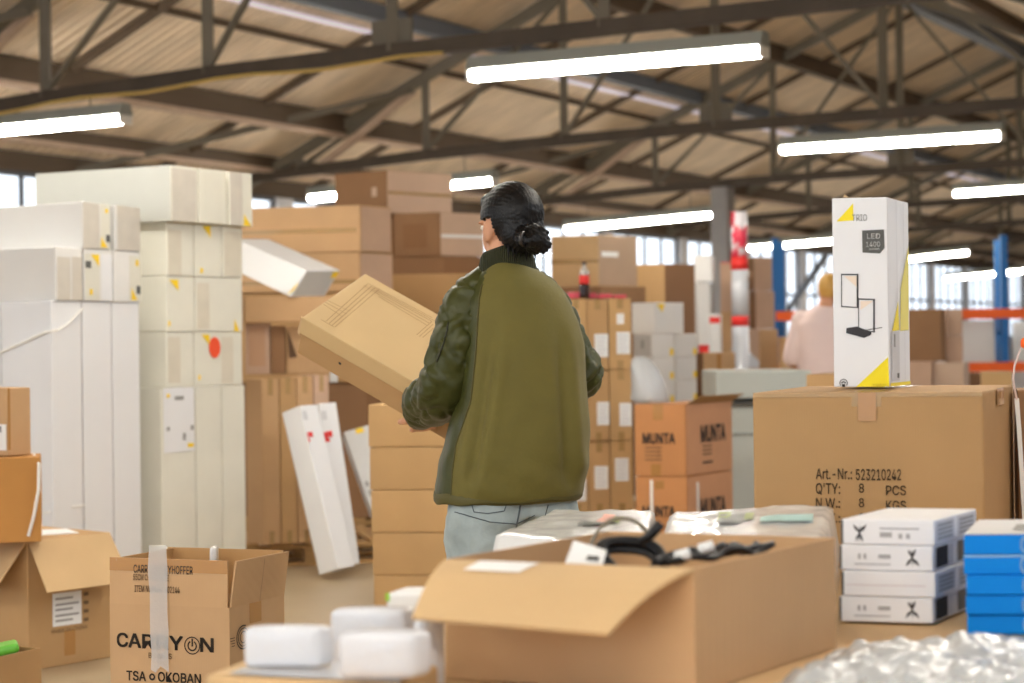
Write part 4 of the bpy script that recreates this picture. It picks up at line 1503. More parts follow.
for j in range(5):
    for i in range(lb_n + 1):
        s_ = .155 + .245 * i / lb_n - .028 * (j / 4)
        t = .03 + .27 * j / 4
        a = hp.lerp(hq, s_).lerp(o1.lerp(o2, s_), t)
        lv.append(a + Vector((0, -.3, 1)) * (math.sin(t * math.pi) * .012) + (nrm * (1.35) if nrm.z > 0 else -nrm * .35))
for j in range(4):
    for i in range(lb_n):
        k = j * (lb_n + 1) + i
        lff.append([k, k + 1, k + lb_n + 2, k + lb_n + 1])
mesh_obj('shipping_label', lv, lff, PAPER, flp)
# far flaps folded down outside
flap(oc.S, .02, .98, .12, 150, 'flap', C_LIGHT)
# inner liner boxes that the cables lie on
ctr = (KX[1] + KX[2]) / 2
bse = MB()
ins = [(oc.n * .82 + oc.b * .18), (oc.r * .82 + oc.l * .18), (oc.b * .82 + oc.n * .18), (oc.l * .82 + oc.r * .18)]
bso = bse.hexa([Vector((p.x, p.y, TZ + .01)) for p in ins], [Vector((p.x, p.y, ZR - .055)) for p in ins]).build('carton', C_INNER, origin=Vector((ctr.x, ctr.y, TZ)))
bevel(bso, .004)
tag(bso, 'brown carton inside the open carton, under the black cable coil', 'box')
ZC = ZR - .054


def coil(name, label, c, rad, rt, turns, m, tilt=(0, 0), cat='cable', h=.02, parent=None, wob=.006):
    pts = []
    n = 36 * turns
    M = Matrix.Rotation(tilt[0], 3, 'X') @ Matrix.Rotation(tilt[1], 3, 'Y')
    for i in range(n + 1):
        t = 2 * math.pi * i / 36
        k = i / 36
        rr_ = rad + wob * math.sin(k * 2.3) + .004 * math.sin(3 * t)
        pts.append(Vector(c) + M @ Vector((rr_ * math.cos(t), rr_ * math.sin(t), (h * math.sin(k * 1.7)))))
    o = MB().tube(pts, rt, 8).build(name, m, parent, True, None if parent else Vector(c))
    if label:
        tag(o, label, cat)
    return o


cb = P(630, 563, 2.62)
cb.z = max(cb.z, ZC + .036)
c1_ = empty('cable_coil', Vector((cb.x, cb.y, ZC)), 'coil of thick black cable standing out of the open carton', 'cable')
coil('cable_loop', None, cb, .043, .0062, 5, CABLE, (R(36), R(8)), h=.010, parent=c1_, wob=.005)
MB().tube([cb + Vector((.015, .01, .030)), cb + Vector((.030, .008, .038)), P(655, 530, 2.62), P(661, 523, 2.62)], [.005, .0075, .008, .008], 10).build('plug', CABLE, c1_, True)
c2_ = P(690, 566, 2.62)
pts = []
for i in range(40):
    t = i / 39
    p = P(668 + 104 * t, 560 - 12 * t + 3 * math.sin(t * 20), 2.545 + .175 * t)
    p = Vector((p.x, p.y, max(P(668 + 104 * t, 561 - 14 * t + 2.5 * math.sin(t * 16), 2.545 + .175 * t).z, ZC + .006)))
    pts.append(p)
cb2 = empty('cable_bundle', pts[0], 'black cables running along the right rim inside the open carton', 'cable')
for k in range(4):
    MB().tube([p + Vector((-.006 * k + .003 * math.sin(i * .5 + k), .009 * k, .0045 * math.sin(i * .35 + k * 1.9))) for i, p in enumerate(pts)], .0052, 8).build('cable_strand', CABLE, cb2, True)
for i in (3, 12):
    MB().tube([pts[i] + Vector((0, .01, .006)), pts[i] + Vector((.02, .005, .012))], .008, 8).build('connector', PAPER, cb2, True)
gl = []
for i in range(33):
    t = math.pi * (1.12 - 1.24 * i / 32)
    gl.append(P(622 + 33 * math.cos(t), 560 - 42 * math.sin(t), 2.72 + .03 * math.cos(t)))
tag(MB().tube(gl, .0032, 8).build('cable_loop', CABLEG, None, True, gl[0]), 'thin grey cable arching over the black coil in the open carton', 'cable')
tg = MB()
a, b, c, d = P(566, 563, 2.60), P(603, 566, 2.58), P(607, 551, 2.60), P(574, 542, 2.62)
tg.hexa([a, b, b + Vector((0, .025, 0)), a + Vector((0, .025, 0))], [d, c, c + Vector((0, .025, 0)), d + Vector((0, .025, 0))])
tgo = tg.build('cardboard_tag', PAPER, origin=a)
bevel(tgo, .002)
tag(tgo, 'white tag with a small printed code, sticking up left of the cable coil', 'tag')
tf = Face(a + Vector((0, -.001, 0)), b - a, d - a, 0, tgo)
tf.patch('small_print', .5, .2, .82, .42, GREYD, .001)
# support under the tag and loop
sup = MB().hexa([Vector((x, y, ZC)) for x, y in ((a.x, a.y + .005), (b.x, b.y + .005), (b.x, b.y + .05), (a.x, a.y + .05))],
                [Vector((x, y, a.z - .003)) for x, y in ((a.x, a.y + .005), (b.x, b.y + .005), (b.x, b.y + .05), (a.x, a.y + .05))])
if a.z - .003 > ZC + .004:
    so_ = sup.build('small_box', PAPER)
    bevel(so_, .002)
    tag(so_, 'small white box under the white tag in the open carton', 'box')

# ------------------------------------------------------------------ white wrapped parcels on a flat carton, left front
SZ = .833
A_ = Vector((-.412, 2.385))
B_ = Vector((-.150, 2.30))
dirf = (B_ - A_).normalized()
dirb = Vector((-dirf.y, dirf.x))
sb_ = Box('flat_carton', 'flat brown carton lying on the table front under the white wrapped parcels', 'box', B_, A_, B_ + dirb * .145, TZ + .002, SZ, C_LIGHT, bulge=.001)
sb_.T.patch('plastic_sheet', .12, .02, .99, .9, mat('grey plastic film', (206, 206, 208), rough=.2, coat=.6), .003)


def parcel(label, u0, d, uL, uR, zt, zb, aL, aR, wR, m=WRAPM, bev=.011, uLw=None):
    x = vbox('wrapped_parcel', label, 'parcel', u0, d, uL, uR, m, zt=zt, zb=zb, aL=aL, aR=aR, wR=wR, group='white plastic wrapped parcels', bulge=.004, bev=bev)
    x.o.modifiers['bevel'].segments = 4
    for p in x.o.data.polygons:
        p.use_smooth = True
    x.o.modifiers.new('nrm', 'WEIGHTED_NORMAL')
    return x


zt1 = P(300, 625, 2.42).z
pa1 = parcel('white wrapped parcel on the flat carton, leftmost at the table front', 313, 2.395, 239, 331, zt1, SZ + .006, 6, 42, None)
zt2_ = P(380, 631, 2.32).z
pa2 = parcel('white wrapped parcel nearest the camera, right of the leftmost one', 408, 2.30, 333, 430, zt2_, SZ + .006, 6, 38, None)
zt3 = P(370, 606, 2.60).z
pa3 = parcel('white wrapped parcel behind the nearest one, its top showing above', 398, 2.56, 325, None, zt3, TZ + .004, 6, 38, .04)
pa4 = parcel('small white wrapped parcel between the nearest parcel and the open carton', 425, 2.47, 409, None, P(420, 620, 2.47).z, TZ + .004, 6, 40, .035, bev=.01)
pa5 = vbox('small_box', 'white box with a green corner behind the wrapped parcels', 'box', 424, 2.70, 384, None, PAPER, vt=592, zb=TZ + .004, aL=-4, aR=20, wR=.07, bev=.006, bulge=.001)
pa5.L.patch('green_corner', 0, .88, .1, 1, mat('leaf green print', (150, 200, 60)), .002)
pa5.L.patch('small_print', .45, .35, .9, .7, GREYP, .002)

# ------------------------------------------------------------------ flat goods in plastic film, behind the open carton


def bag(label, quad, zb, zt, seed, prints, edge=None):
    """soft flat pack: quad = four plan corners counter-clockwise from the near left"""
    q = [Vector(p) for p in quad]
    n = 26
    v, f_ = [], []
    for side in (1, 0):
        for j in range(n + 1):
            for i in range(n + 1):
                a, b = i / n, j / n
                p = q[0].lerp(q[1], a).lerp(q[3].lerp(q[2], a), b)
                e_ = min(a, 1 - a, b, 1 - b)
                k = min(1, e_ / .07)
                k = math.sqrt(1 - (1 - k) ** 2)
                w = noise.noise(Vector((p.x * 9 + seed, p.y * 9, 0))) * .006 + abs(noise.noise(Vector((p.x * 22, p.y * 22, seed)))) * .006
                if side:
                    z = zb + (zt - zb) * (.35 + .65 * k) + w * k
                else:
                    z = zb
                v.append((p.x, p.y, z))
    m_ = n + 1
    for side in (0, 1):
        o_ = side * m_ * m_
        for j in range(n):
            for i in range(n):
                k = o_ + j * m_ + i
                qd = [k, k + 1, k + m_ + 1, k + m_]
                f_.append(qd if not side else qd[::-1])
    eg = [i for i in range(m_)] + [m_ * (j + 1) + n for j in range(n)] + [m_ * n + i for i in range(n - 1, -1, -1)] + [m_ * j for j in range(n - 1, 0, -1)]
    for a, b in zip(eg, eg[1:] + eg[:1]):
        f_.append([b, a, a + m_ * m_, b + m_ * m_])
    c = (q[0] + q[2]) / 2
    o = mesh_obj('plastic_wrapped_pack', v, f_, BAGM, None, True, Vector((c.x, c.y, zb)))
    tag(o, label, 'pack', 'plastic wrapped packs behind the open carton')
    for (a, b, la, lb, m) in prints:
        pv, pf = [], []
        for j in range(7):
            for i in range(7):
                aa, bb = a + la * (i / 6 - .5), b + lb * (j / 6 - .5)
                p = q[0].lerp(q[1], aa).lerp(q[3].lerp(q[2], aa), bb)
                w = noise.noise(Vector((p.x * 9 + seed, p.y * 9, 0))) * .006 + abs(noise.noise(Vector((p.x * 22, p.y * 22, seed)))) * .006
                pv.append((p.x, p.y, zt + w + .004))
        for j in range(6):
            for i in range(6):
                k = j * 7 + i
                pf.append([k, k + 1, k + 8, k + 7])
        mesh_obj('printed_picture', pv, pf, m, o, True)
    if edge:
        MB().tube([Vector((q[0].x, q[0].y, zb + (zt - zb) * .45)), Vector((q[3].x, q[3].y, zb + (zt - zb) * .9))], .004, 6).build('green_edge', mat('leaf green print', (150, 200, 60)), o)
    return o


ZB = .885
GRN = mat('olive green print', (132, 148, 60), rough=.4)
DGR = mat('charcoal print', (96, 100, 96), rough=.4)
TEAL = mat('pale teal print', (176, 212, 208), rough=.4)
CORAL = mat('coral print', (214, 150, 130), rough=.4)


def plan(u, v, z):
    r = P(u, v, 1) - Vector((0, 0, CAMZ))
    t = (z - CAMZ) / r.z
    return Vector((r.x * t, r.y * t))


bag('white goods in clear plastic film with a green left edge, flat behind the open carton',
    [plan(488, 556, .86), plan(648, 560, ZB), plan(659, 517, ZB), plan(552, 517, ZB)], TZ + .003, ZB + .018, 3.1,
    [(.62, .62, .10, .22, CORAL), (.7, .6, .08, .2, GRN), (.55, .45, .18, .10, DGR)], True)
bag('white goods in clear film with dark green pictures, left of the slim white boxes',
    [plan(652, 549, .93), plan(831, 547, .93), plan(840, 506, .93), plan(663, 514, .93)], TZ + .003, .938, 8.7,
    [(.40, .55, .13, .30, DGR), (.36, .64, .07, .2, GRN), (.50, .62, .05, .2, GRN), (.72, .5, .30, .12, TEAL)])
# white packs carried above the flat goods' right end
# ------------------------------------------------------------------ two stacks of slim white boxes
GB4 = 'slim white boxes stacked on the table'
zr = [TZ + .004 + .0428 * i for i in range(5)]
WSL = mat('satin white box', (232, 230, 230), rough=.45, var=.015)
lab4 = ['lowest', 'second lowest', 'second highest', 'topmost']
SCR = mat('grey scribble print', (168, 166, 166), rough=.6)
fr = vbox('x', 'x', 'x', 929.5, 2.97, 836, 951, WSL, zt=zr[1], zb=zr[0], aL=15, aR=32)
nn, ll, rr2 = fr.n.copy(), fr.l.copy(), fr.r.copy()
D.objects.remove(fr.o)
dR = (rr2 - nn)
jit = [(0, 0), (.004, -.003), (.002, .003), (.005, .004)]
for ci in (0, 1):
    for ri in range(4):
        j = Vector(jit[ri]) + dR * (ci * 1.035)
        bx = Box('slim_box', ('%s slim white box with a black plant print, front stack beside the blue cartons' if ri != 1 else '%s slim white box, plain faded front, front stack beside the blue cartons') % lab4[ri] if ci == 0 else
                 '%s slim white box in the stack behind, beside the blue cartons' % lab4[ri], 'box', nn + j, ll + j, rr2 + j, zr[ri] + .0006, zr[ri + 1] - .0006, WSL, group=GB4, bulge=0, bev=.002)
        fL, fR = bx.L, bx.R
        if ci == 0:
            fL.patch('end_band', 0, .03, .025, .97, GREYD, .0008)
            if ri != 1:
                # plant shaped print: a stem with pointed leaves
                cx_, up_ = (.2, False) if ri == 3 else (.78, True)
                pv = MB()
                s_ = -1 if up_ else 1
                asp = fL.B.length / fL.A.length
                for ang, L0, L1, w_ in ((85, -.40, .34, .07), (48, -.04, .44, .13), (128, -.02, .42, .12), (245, .05, .40, .08), (290, .0, .42, .10)):
                    ca, sa = math.cos(R(ang)), math.sin(R(ang))

                    def q_(l, k):
                        x, y = ca * l - sa * k, sa * l + ca * k
                        return fL.pt(cx_ + x * asp, .5 + s_ * (y - .02), .0012)
                    m_ = (L0 + L1) / 2
                    pv.add([q_(L0, 0), q_(m_, -w_ / 2), q_(L1, 0), q_(m_, w_ / 2)], [[0, 1, 2, 3]])
                pv.build('plant_print', BLACK, bx.o)
                for (a0, b0, a1, b1) in ((.42, .62, .84, .68), (.42, .3, .55, .5), (.62, .25, .66, .45), (.7, .25, .74, .45)) if ri == 3 else ((.16, .22, .55, .27), (.2, .45, .23, .66), (.26, .45, .29, .66), (.42, .48, .55, .64)):
                    fL.patch('small_print', a0, b0, a1, b1, SCR, .001)
            else:
                fL.patch('small_print', .05, .44, .9, .47, mat('pale rose print', (206, 190, 190)), .001)
        fR.patch('end_print', .1, .12, .9, .88, mat('end print', (206, 204, 206), rough=.6), .0008)
        if ri in (0, 2):
            fR.patch('dark_print', .12, .1, .66, .92, GREYD if ci else BLACK, .0014)
        else:
            for q in range(4):
                fR.patch('small_print', .15, .2 + q * .17, .8, .28 + q * .17, GREYP, .0014)

# ------------------------------------------------------------------ stack of bright blue cartons at the right edge
GBL = 'bright blue cartons stacked at the right edge'
bl0 = P(965, 640, 2.85)
hb = .0319
for i in range(5):
    x0_ = bl0.x + [.006, .003, .003, 0, 0][i]
    y0_ = bl0.y + [.01, .004, 0, .003, 0][i]
    a = R(3)
    n_ = Vector((x0_ + .36 * math.cos(a), y0_ - .36 * math.sin(a)))
    l_ = Vector((x0_, y0_))
    dv = Vector((math.sin(R(20)), math.cos(R(20)))) * .24
    bx = Box('blue_carton', '%s bright blue carton in the stack at the right edge' % ['lowest', 'second lowest', 'middle', 'second highest', 'topmost'][i], 'box', n_, l_, n_ + dv, TZ + .004 + hb * i + .0005, TZ + .004 + hb * (i + 1) - .0005, BLUE,
             group=GBL, bulge=0, bev=.002)
    if i == 3:
        bx.L.patch('white_line', 0, .9, 1, 1.0, mat('pale blue print', (150, 196, 236)), .001)
    bx.L.text('white_lettering', 'OOOO'[0:1] + 'D', .245, .1, .34, .92, mat('pale blue print', (150, 196, 236)), .03, .0015)
    if i == 4:
        tp = bx.T
        tp.patch('white_lid', 0, 0, 1, 1, WHITE2, .0015)
        tp.patch('lid_opening', .2, .22, .5, .6, GREYP, .003)

# ------------------------------------------------------------------ crinkled clear plastic, front right
n = 72
v, f_ = [], []
qd = [plan(712, 700, TZ + .03), plan(1110, 700, TZ + .03), plan(1080, 626, TZ + .03), plan(842, 634, TZ + .03)]
for side in (1, 0):
    for j in range(n + 1):
        for i in range(n + 1):
            a, b = i / n, j / n
            p = qd[0].lerp(qd[1], a).lerp(qd[3].lerp(qd[2], a), b)
            e_ = min(1, min(a, 1 - a, b, 1 - b) / .16)
            q = Vector((p.x * 22, p.y * 22, 0))
            h = .030 * e_ * (.55 + .7 * noise.noise(q * .45)) + .020 * abs(noise.noise(q)) + .010 * abs(noise.noise(q * 2.3)) * e_
            v.append((p.x, p.y, TZ + .004 + (max(h, .002) if side else 0)))
m_ = n + 1
for side in (0, 1):
    o_ = side * m_ * m_
    for j in range(n):
        for i in range(n):
            k = o_ + j * m_ + i
            q = [k, k + 1, k + m_ + 1, k + m_]
            f_.append(q if not side else q[::-1])
eg = [i for i in range(m_)] + [m_ * (j + 1) + n for j in range(n)] + [m_ * n + i for i in range(n - 1, -1, -1)] + [m_ * j for j in range(n - 1, 0, -1)]
for a, b in zip(eg, eg[1:] + eg[:1]):
    f_.append([b, a, a + m_ * m_, b + m_ * m_])
c = (qd[0] + qd[2]) / 2
bub = mesh_obj('plastic_wrap', v, f_, BUBBLE, None, True, Vector((c.x, c.y, TZ)))
tag(bub, 'crinkled clear plastic wrap heaped at the front right of the table', 'plastic wrap')

# ------------------------------------------------------------------ large printed carton
ar = vbox('carton', 'large brown carton printed with article number and quantity, under the tall white lamp box', 'box', 983, 3.67, 752, 1012.5, card('cardboard brown kraft', (172, 136, 92)), vt=391.5, zb=TZ + .003, aL=12, aR=22, bulge=.002, bev=.005)
f = ar.L
ar.seam(CTAPE, .06, along='B', drop=.03)
f.patch_px('packing_tape', 858, 391, 876, 421, TAPE, .003)
f.patch_px('torn_tape_edge', 753, 392, 982, 397, CTAPE, .002)
INKA = mat('dark article ink', (74, 60, 42), rough=.8)


def tx(s, u0, v0, u1, v1, bold=.012):
    f.text_px('printed_text', s, u0, v0, u1, v1, INKA, bold, .0028)


tx('Art.-Nr.:', 816, 468.5, 852, 479)
tx('523210242', 856, 469, 901, 480)
tx("Q'TY:", 816, 483, 840, 494.5)
tx('8', 859, 483.5, 864, 492.5)
tx('PCS', 886, 485.5, 906, 495)
tx('N.W.:', 816, 498, 840, 507.5)
tx('8', 859, 498, 864, 507)
tx('KGS', 886, 500.5, 906, 510)
tx('G.W.:', 816, 513, 840, 522.5)
tx('9', 859, 513, 864, 522)
tx('KGS', 886, 515.5, 906, 525)
ar.R.patch('packing_tape', .38, .9, .62, 1, TAPE, .003)

# ------------------------------------------------------------------ tall white lamp box
dT = 3.9
lb = vbox('lamp_box', 'tall white lamp box with yellow triangles and a picture of a square framed lamp', 'box', 888, dT, 832.5, 909, WHITE2, vt=197, zb=ar.zt + .006, aL=8, aR=26, bulge=.0005, bev=.0025)
f = lb.L
r_ = lb.R
f.poly('yellow_triangle', [f.px(836.5, 221.5), f.px(853, 203.5), f.px(853.5, 220.5)], YELLOW2, .0012)
f.text_px('printed_text', 'TRIO', 852, 214.5, 867, 221, mat('mid grey print', (128, 128, 126)), 0, .0018)
f.poly('grey_badge', [f.px(862, 230.5), f.px(884, 229.5), f.px(884.5, 248), f.px(880, 253.5), f.px(862.5, 252.5)], GREYD, .0012)
f.text_px('printed_text', 'LED', 867, 233.5, 880, 238.7, PAPER, .012, .002)
f.text_px('printed_text', '1400', 866, 241.7, 880, 246.7, PAPER, .012, .002)
f.text_px('printed_text', 'lumen', 869, 247.5, 879, 250, PAPER, .01, .002)
f.poly('yellow_corner', [f.px(856, 390), f.px(888, 357), f.px(890, 390)], YELLOW2, .0012)
f.text_px('printed_text', 'TRIO', 872, 384, 886, 387.5, mat('dull yellow print', (214, 196, 20)), .02, .002)
# picture of the lamp: two thin rectangular frames and a block base
pm = MB()


def seg(a, b, w=1.2):
    a, b = Vector(a), Vector(b)
    t = (b - a).normalized()
    k = Vector((-t.y, t.x)) * w / 2
    pm.add([f.pt(*f.px(*(p)), .0015) for p in (a + k, a - k, b - k, b + k)], [[0, 1, 2, 3]])


for a, b, w in (((841.5, 274), (841.5, 307), .9), ((841, 274.5), (858, 274.5), 1.3), ((857.5, 274), (857.5, 308), 1.8), ((841, 306.5), (858, 307.5), 1.0),
                ((858.5, 298), (858.5, 331), .9), ((858, 299), (875, 299.5), 1.2), ((874, 299), (874, 332.5), 1.8), ((858, 330), (875, 332), 1.0), ((857, 331.5), (882, 327.5), .8)):
    seg(a, b, w)
pm.add([f.pt(*f.px(*p), .0014) for p in ((846.5, 328), (857, 326.5), (871.5, 332), (871, 335), (864, 338), (846, 333))], [[5, 4, 3, 2, 1, 0]])
pm.build('lamp_picture', mat('blackish print', (50, 48, 52)), lb.o)
for p3 in (((844, 276), (856.5, 276), (856.5, 287)), ((860.5, 301), (873, 301), (860.5, 310))):
    f.poly('warm_glow_print', [f.px(*p) for p in p3], mat('pale peach print', (240, 222, 202)), .0012)
ring(f, 843.5, 383, .0072, .0088, BLACK, -40, 220)
ring(f, 843.5, 384, .0035, .0058, BLACK, 20, 160)
f.patch_px('printed_mark', 842, 384, 845, 387, BLACK, .0015)
r_.poly('yellow_triangle', [r_.px(891.5, 332), r_.px(897.5, 301), r_.px(898.5, 330)], YELLOW2, .0012)
r_.poly('yellow_triangle', [r_.px(900, 288), r_.px(908, 246), r_.px(908.2, 330), r_.px(899.5, 331)], mat('pale yellow print', (240, 230, 130)), .0012)
r_.patch_px('label_panel', 891, 331, 899, 381, mat('pale grey print', (206, 206, 208)), .0012)
r_.patch_px('small_print', 893, 334, 894.5, 347, GREYP, .002)
r_.patch_px('small_print', 896.5, 373, 898.5, 378, GREYD, .002)
r_.patch_px('yellow_foot', 890, 382, 910, 389.5, YELLOW2, .0014)
for a in (.38, .72):
    r_.patch('side_fold', a, 0, a + .012, 1, mat('pale grey print', (206, 206, 208)), .001)
lb.T.patch('brown_flap', .03, .03, .97, .97, C_DARK, .0015)
pc_ = lb.T.pt(.08, .5)
ft = MB()
ft.add([lb.T.pt(.06, .3, .001), lb.T.pt(.2, .4, .001), lb.T.pt(.06, .4, .014), lb.T.pt(.08, .42, .001)], [[0, 1, 2], [0, 2, 3], [1, 3, 2], [0, 3, 1]])
ft.build('torn_flap', C_LIGHT, lb.o)

# ------------------------------------------------------------------ strapped carton at the far right
rb = vbox('carton', 'brown carton with a white strap at the right edge, behind the large printed carton', 'box', 1100, 4.05, 1017, None, C_DARK, vt=389, zb=TZ + .003, aL=3, aR=12, wR=.16)
st_ = MB()
rbL = rb.L
w_ = .010
pl = [(1015.5, 398), (1018, 430), (1020.5, 470), (1023.5, 520), (1025, 545)]
pts2 = [rbL.pt(*rbL.px(*p), .012) for p in pl]
for a, b in zip(pts2[:-1], pts2[1:]):
    k = Vector((w_ / 2, 0, 0))
    st_.hexa([a - k, a + k, a + k + Vector((0, .002, 0)), a - k + Vector((0, .002, 0))], [b - k, b + k, b + k + Vector((0, .002, 0)), b - k + Vector((0, .002, 0))])
st_.build('strap', STRAPM, rb.o)
cd = [rbL.pt(*rbL.px(1015.5, 399), .012)] + [P(u, v, 4.03) for u, v in ((1013, 380), (1014.5, 366), (1019, 353), (1022, 347), (1030, 352), (1036, 372))] + [rbL.pt(*rbL.px(1037, 392), .004)]
MB().tube(cd, .0024, 6).build('strap_loop', mat('pinkish white cord', (226, 206, 200)), rb.o)
MB().lathe(P(1025, 343, 4.03), [(.004, -.012), (.010, -.008), (.010, .006), (.004, .012)], 12).build('orange_clip', RACKO, rb.o, True)


# ================================================================== THE PERSON IN THE GREEN JACKET


def remesh(name, parts, voxel, m, parent=None, smooth_it=6, fac=.5, disp=None, origin=None, keep=None):
    """fuse closed pieces (lists of (verts, faces)) into one continuous surface"""
    mb = MB()
    for v, f in parts:
        mb.add(v, f)
    me = D.meshes.new(name)
    me.from_pydata([tuple(v) for v in mb.v], [], mb.f)
    bm = bmesh.new()
    bm.from_mesh(me)
    bmesh.ops.recalc_face_normals(bm, faces=bm.faces)
    bm.to_mesh(me)
    bm.free()
    o = D.objects.new('tmp', me)
    COL.objects.link(o)
    r = o.modifiers.new('r', 'REMESH')
    r.mode = 'VOXEL'
    r.voxel_size = voxel
    s = o.modifiers.new('s', 'SMOOTH')
    s.iterations = smooth_it
    s.factor = fac
    bpy.context.view_layer.update()
    me2 = D.meshes.new_from_object(o.evaluated_get(bpy.context.evaluated_depsgraph_get()))
    D.objects.remove(o)
    D.meshes.remove(me)
    me2.name = name
    me2.materials.clear()
    if keep:
        bm = bmesh.new()
        bm.from_mesh(me2)
        bmesh.ops.delete(bm, geom=[v for v in bm.verts if not keep(v.co)], context='VERTS')
        bm.to_mesh(me2)
        bm.free()
    if disp:
        me2.update()
        nn_ = [v.normal.copy() for v in me2.vertices]
        for v, n_ in zip(me2.vertices, nn_):
            v.co += n_ * disp(v.co, n_)
    return link_mesh(name, me2, m, parent, True, origin)


def limb(pts, rs, n=14, flat=1.0, caps=True):
    """tapered tube with rounded ends through pts, as (verts, faces)"""
    pts = [Vector(p) for p in pts]
    P_, R_ = [], []
    # resample with a smooth curve
    for i in range(len(pts) - 1):
        p0, p1, p2, p3 = pts[max(i - 1, 0)], pts[i], pts[i + 1], pts[min(i + 2, len(pts) - 1)]
        K = 6
        for k in range(K):
            t = k / K
            P_.append(.5 * ((2 * p1) + (p2 - p0) * t + (2 * p0 - 5 * p1 + 4 * p2 - p3) * t * t + (3 * p1 - p0 - 3 * p2 + p3) * t ** 3))
            R_.append(rs[i] + (rs[i + 1] - rs[i]) * t)
    P_.append(pts[-1])
    R_.append(rs[-1])
    if caps:
        a = (P_[0] - P_[1]).normalized()
        b = (P_[-1] - P_[-2]).normalized()
        r0, r1 = R_[0], R_[-1]
        P_ = [P_[0] + a * r0 * k for k in (.95, .7, .4)] + P_ + [P_[-1] + b * r1 * k for k in (.4, .7, .95)]
        R_ = [r0 * k for k in (.3, .71, .92)] + R_ + [r1 * k for k in (.92, .71, .3)]
    mb = MB().tube(P_, R_, n)
    return mb.v, mb.f


def ell(c, rx, ry, rz, M=None, n=20):
    v, f = [], []
    k = n // 2
    c = Vector(c)
    for i in range(k + 1):
        t = math.pi * i / k
        for j in range(n):
            a = 2 * math.pi * j / n
            p = Vector((rx * math.sin(t) * math.cos(a), ry * math.sin(t) * math.sin(a), rz * math.cos(t)))
            v.append(c + (M @ p if M else p))
    for i in range(k):
        for j in range(n):
            a0, b0 = i * n + j, i * n + (j + 1) % n
            f.append([a0, a0 + n, b0 + n, b0])
    bm = bmesh.new()
    vs = [bm.verts.new(x) for x in v]
    for q in f:
        try:
            bm.faces.new([vs[i] for i in q])
        except ValueError:
            pass
    bmesh.ops.remove_doubles(bm, verts=bm.verts, dist=1e-6)
    bm.verts.index_update()
    v = [x.co.copy() for x in bm.verts]
    f = [[x.index for x in q.verts] for q in bm.faces]
    bm.free()
    return v, f


def loft(rings, n=36, e=2.6):
    """rings: (cx, cy, z, hw, hd, yaw); superellipse sections, closed"""
    v, f = [], []
    for cx, cy, z, hw, hd, yw in rings:
        for k in range(n):
            t = 2 * math.pi * k / n
            c_, s_ = math.cos(t), math.sin(t)
            x = hw * math.copysign(abs(c_) ** (2 / e), c_)
            y = hd * math.copysign(abs(s_) ** (2 / e), s_)
            v.append(Vector((cx + x * math.cos(yw) - y * math.sin(yw), cy + x * math.sin(yw) + y * math.cos(yw), z)))
    for i in range(len(rings) - 1):
        for k in range(n):
            a0, b0 = i * n + k, i * n + (k + 1) % n
            f.append([a0, b0, b0 + n, a0 + n])
    f.append([k for k in range(n)][::-1])
    f.append([(len(rings) - 1) * n + k for k in range(n)])
    return v, f


SKIN = mat('skin', (206, 150, 116), rough=.5, var=.04, vscale=12)
HAIR = mat('black hair', (14, 12, 12), rough=.4, spec=.3, bump=.3, bscale=16, stretch=(9, 9, 1.2))
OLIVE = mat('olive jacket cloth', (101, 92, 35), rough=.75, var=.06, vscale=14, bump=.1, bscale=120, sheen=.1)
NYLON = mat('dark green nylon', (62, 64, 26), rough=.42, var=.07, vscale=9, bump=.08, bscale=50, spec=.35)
RIBM = mat('ribbed green knit', (46, 48, 24), rough=.85, wave=.6, wscale=60, waxis='X')
JEANS = mat('light blue denim', (162, 174, 174), rough=.85, var=.2, vscale=14, bump=.15, bscale=160)
SEAM = mat('dark stitching', (84, 92, 96), rough=.8)
SHOE = mat('white sneaker', (222, 220, 214), rough=.5)
SOLE = mat('sneaker sole', (198, 194, 186), rough=.7)

DP = 4.86
PX = DP / F


def B3(u, v, y=DP):
    return P(u, v, y)


# ---- held carton frame (needed for the hands)
BC = P(302, 317.5, 5.37)
BL = Vector((.83, -.287, -.477)).normalized()
BD = Vector((.5, .765, .409))
BD = (BD - BL * BD.dot(BL)).normalized()
BN = BL.cross(BD).normalized()
if BN.z < 0:
    BN = -BN
LL, LD, LH = .56, .34, .058
HB = .135


def hb(a, b, c):
    return BC + BL * a + BD * b - BN * c


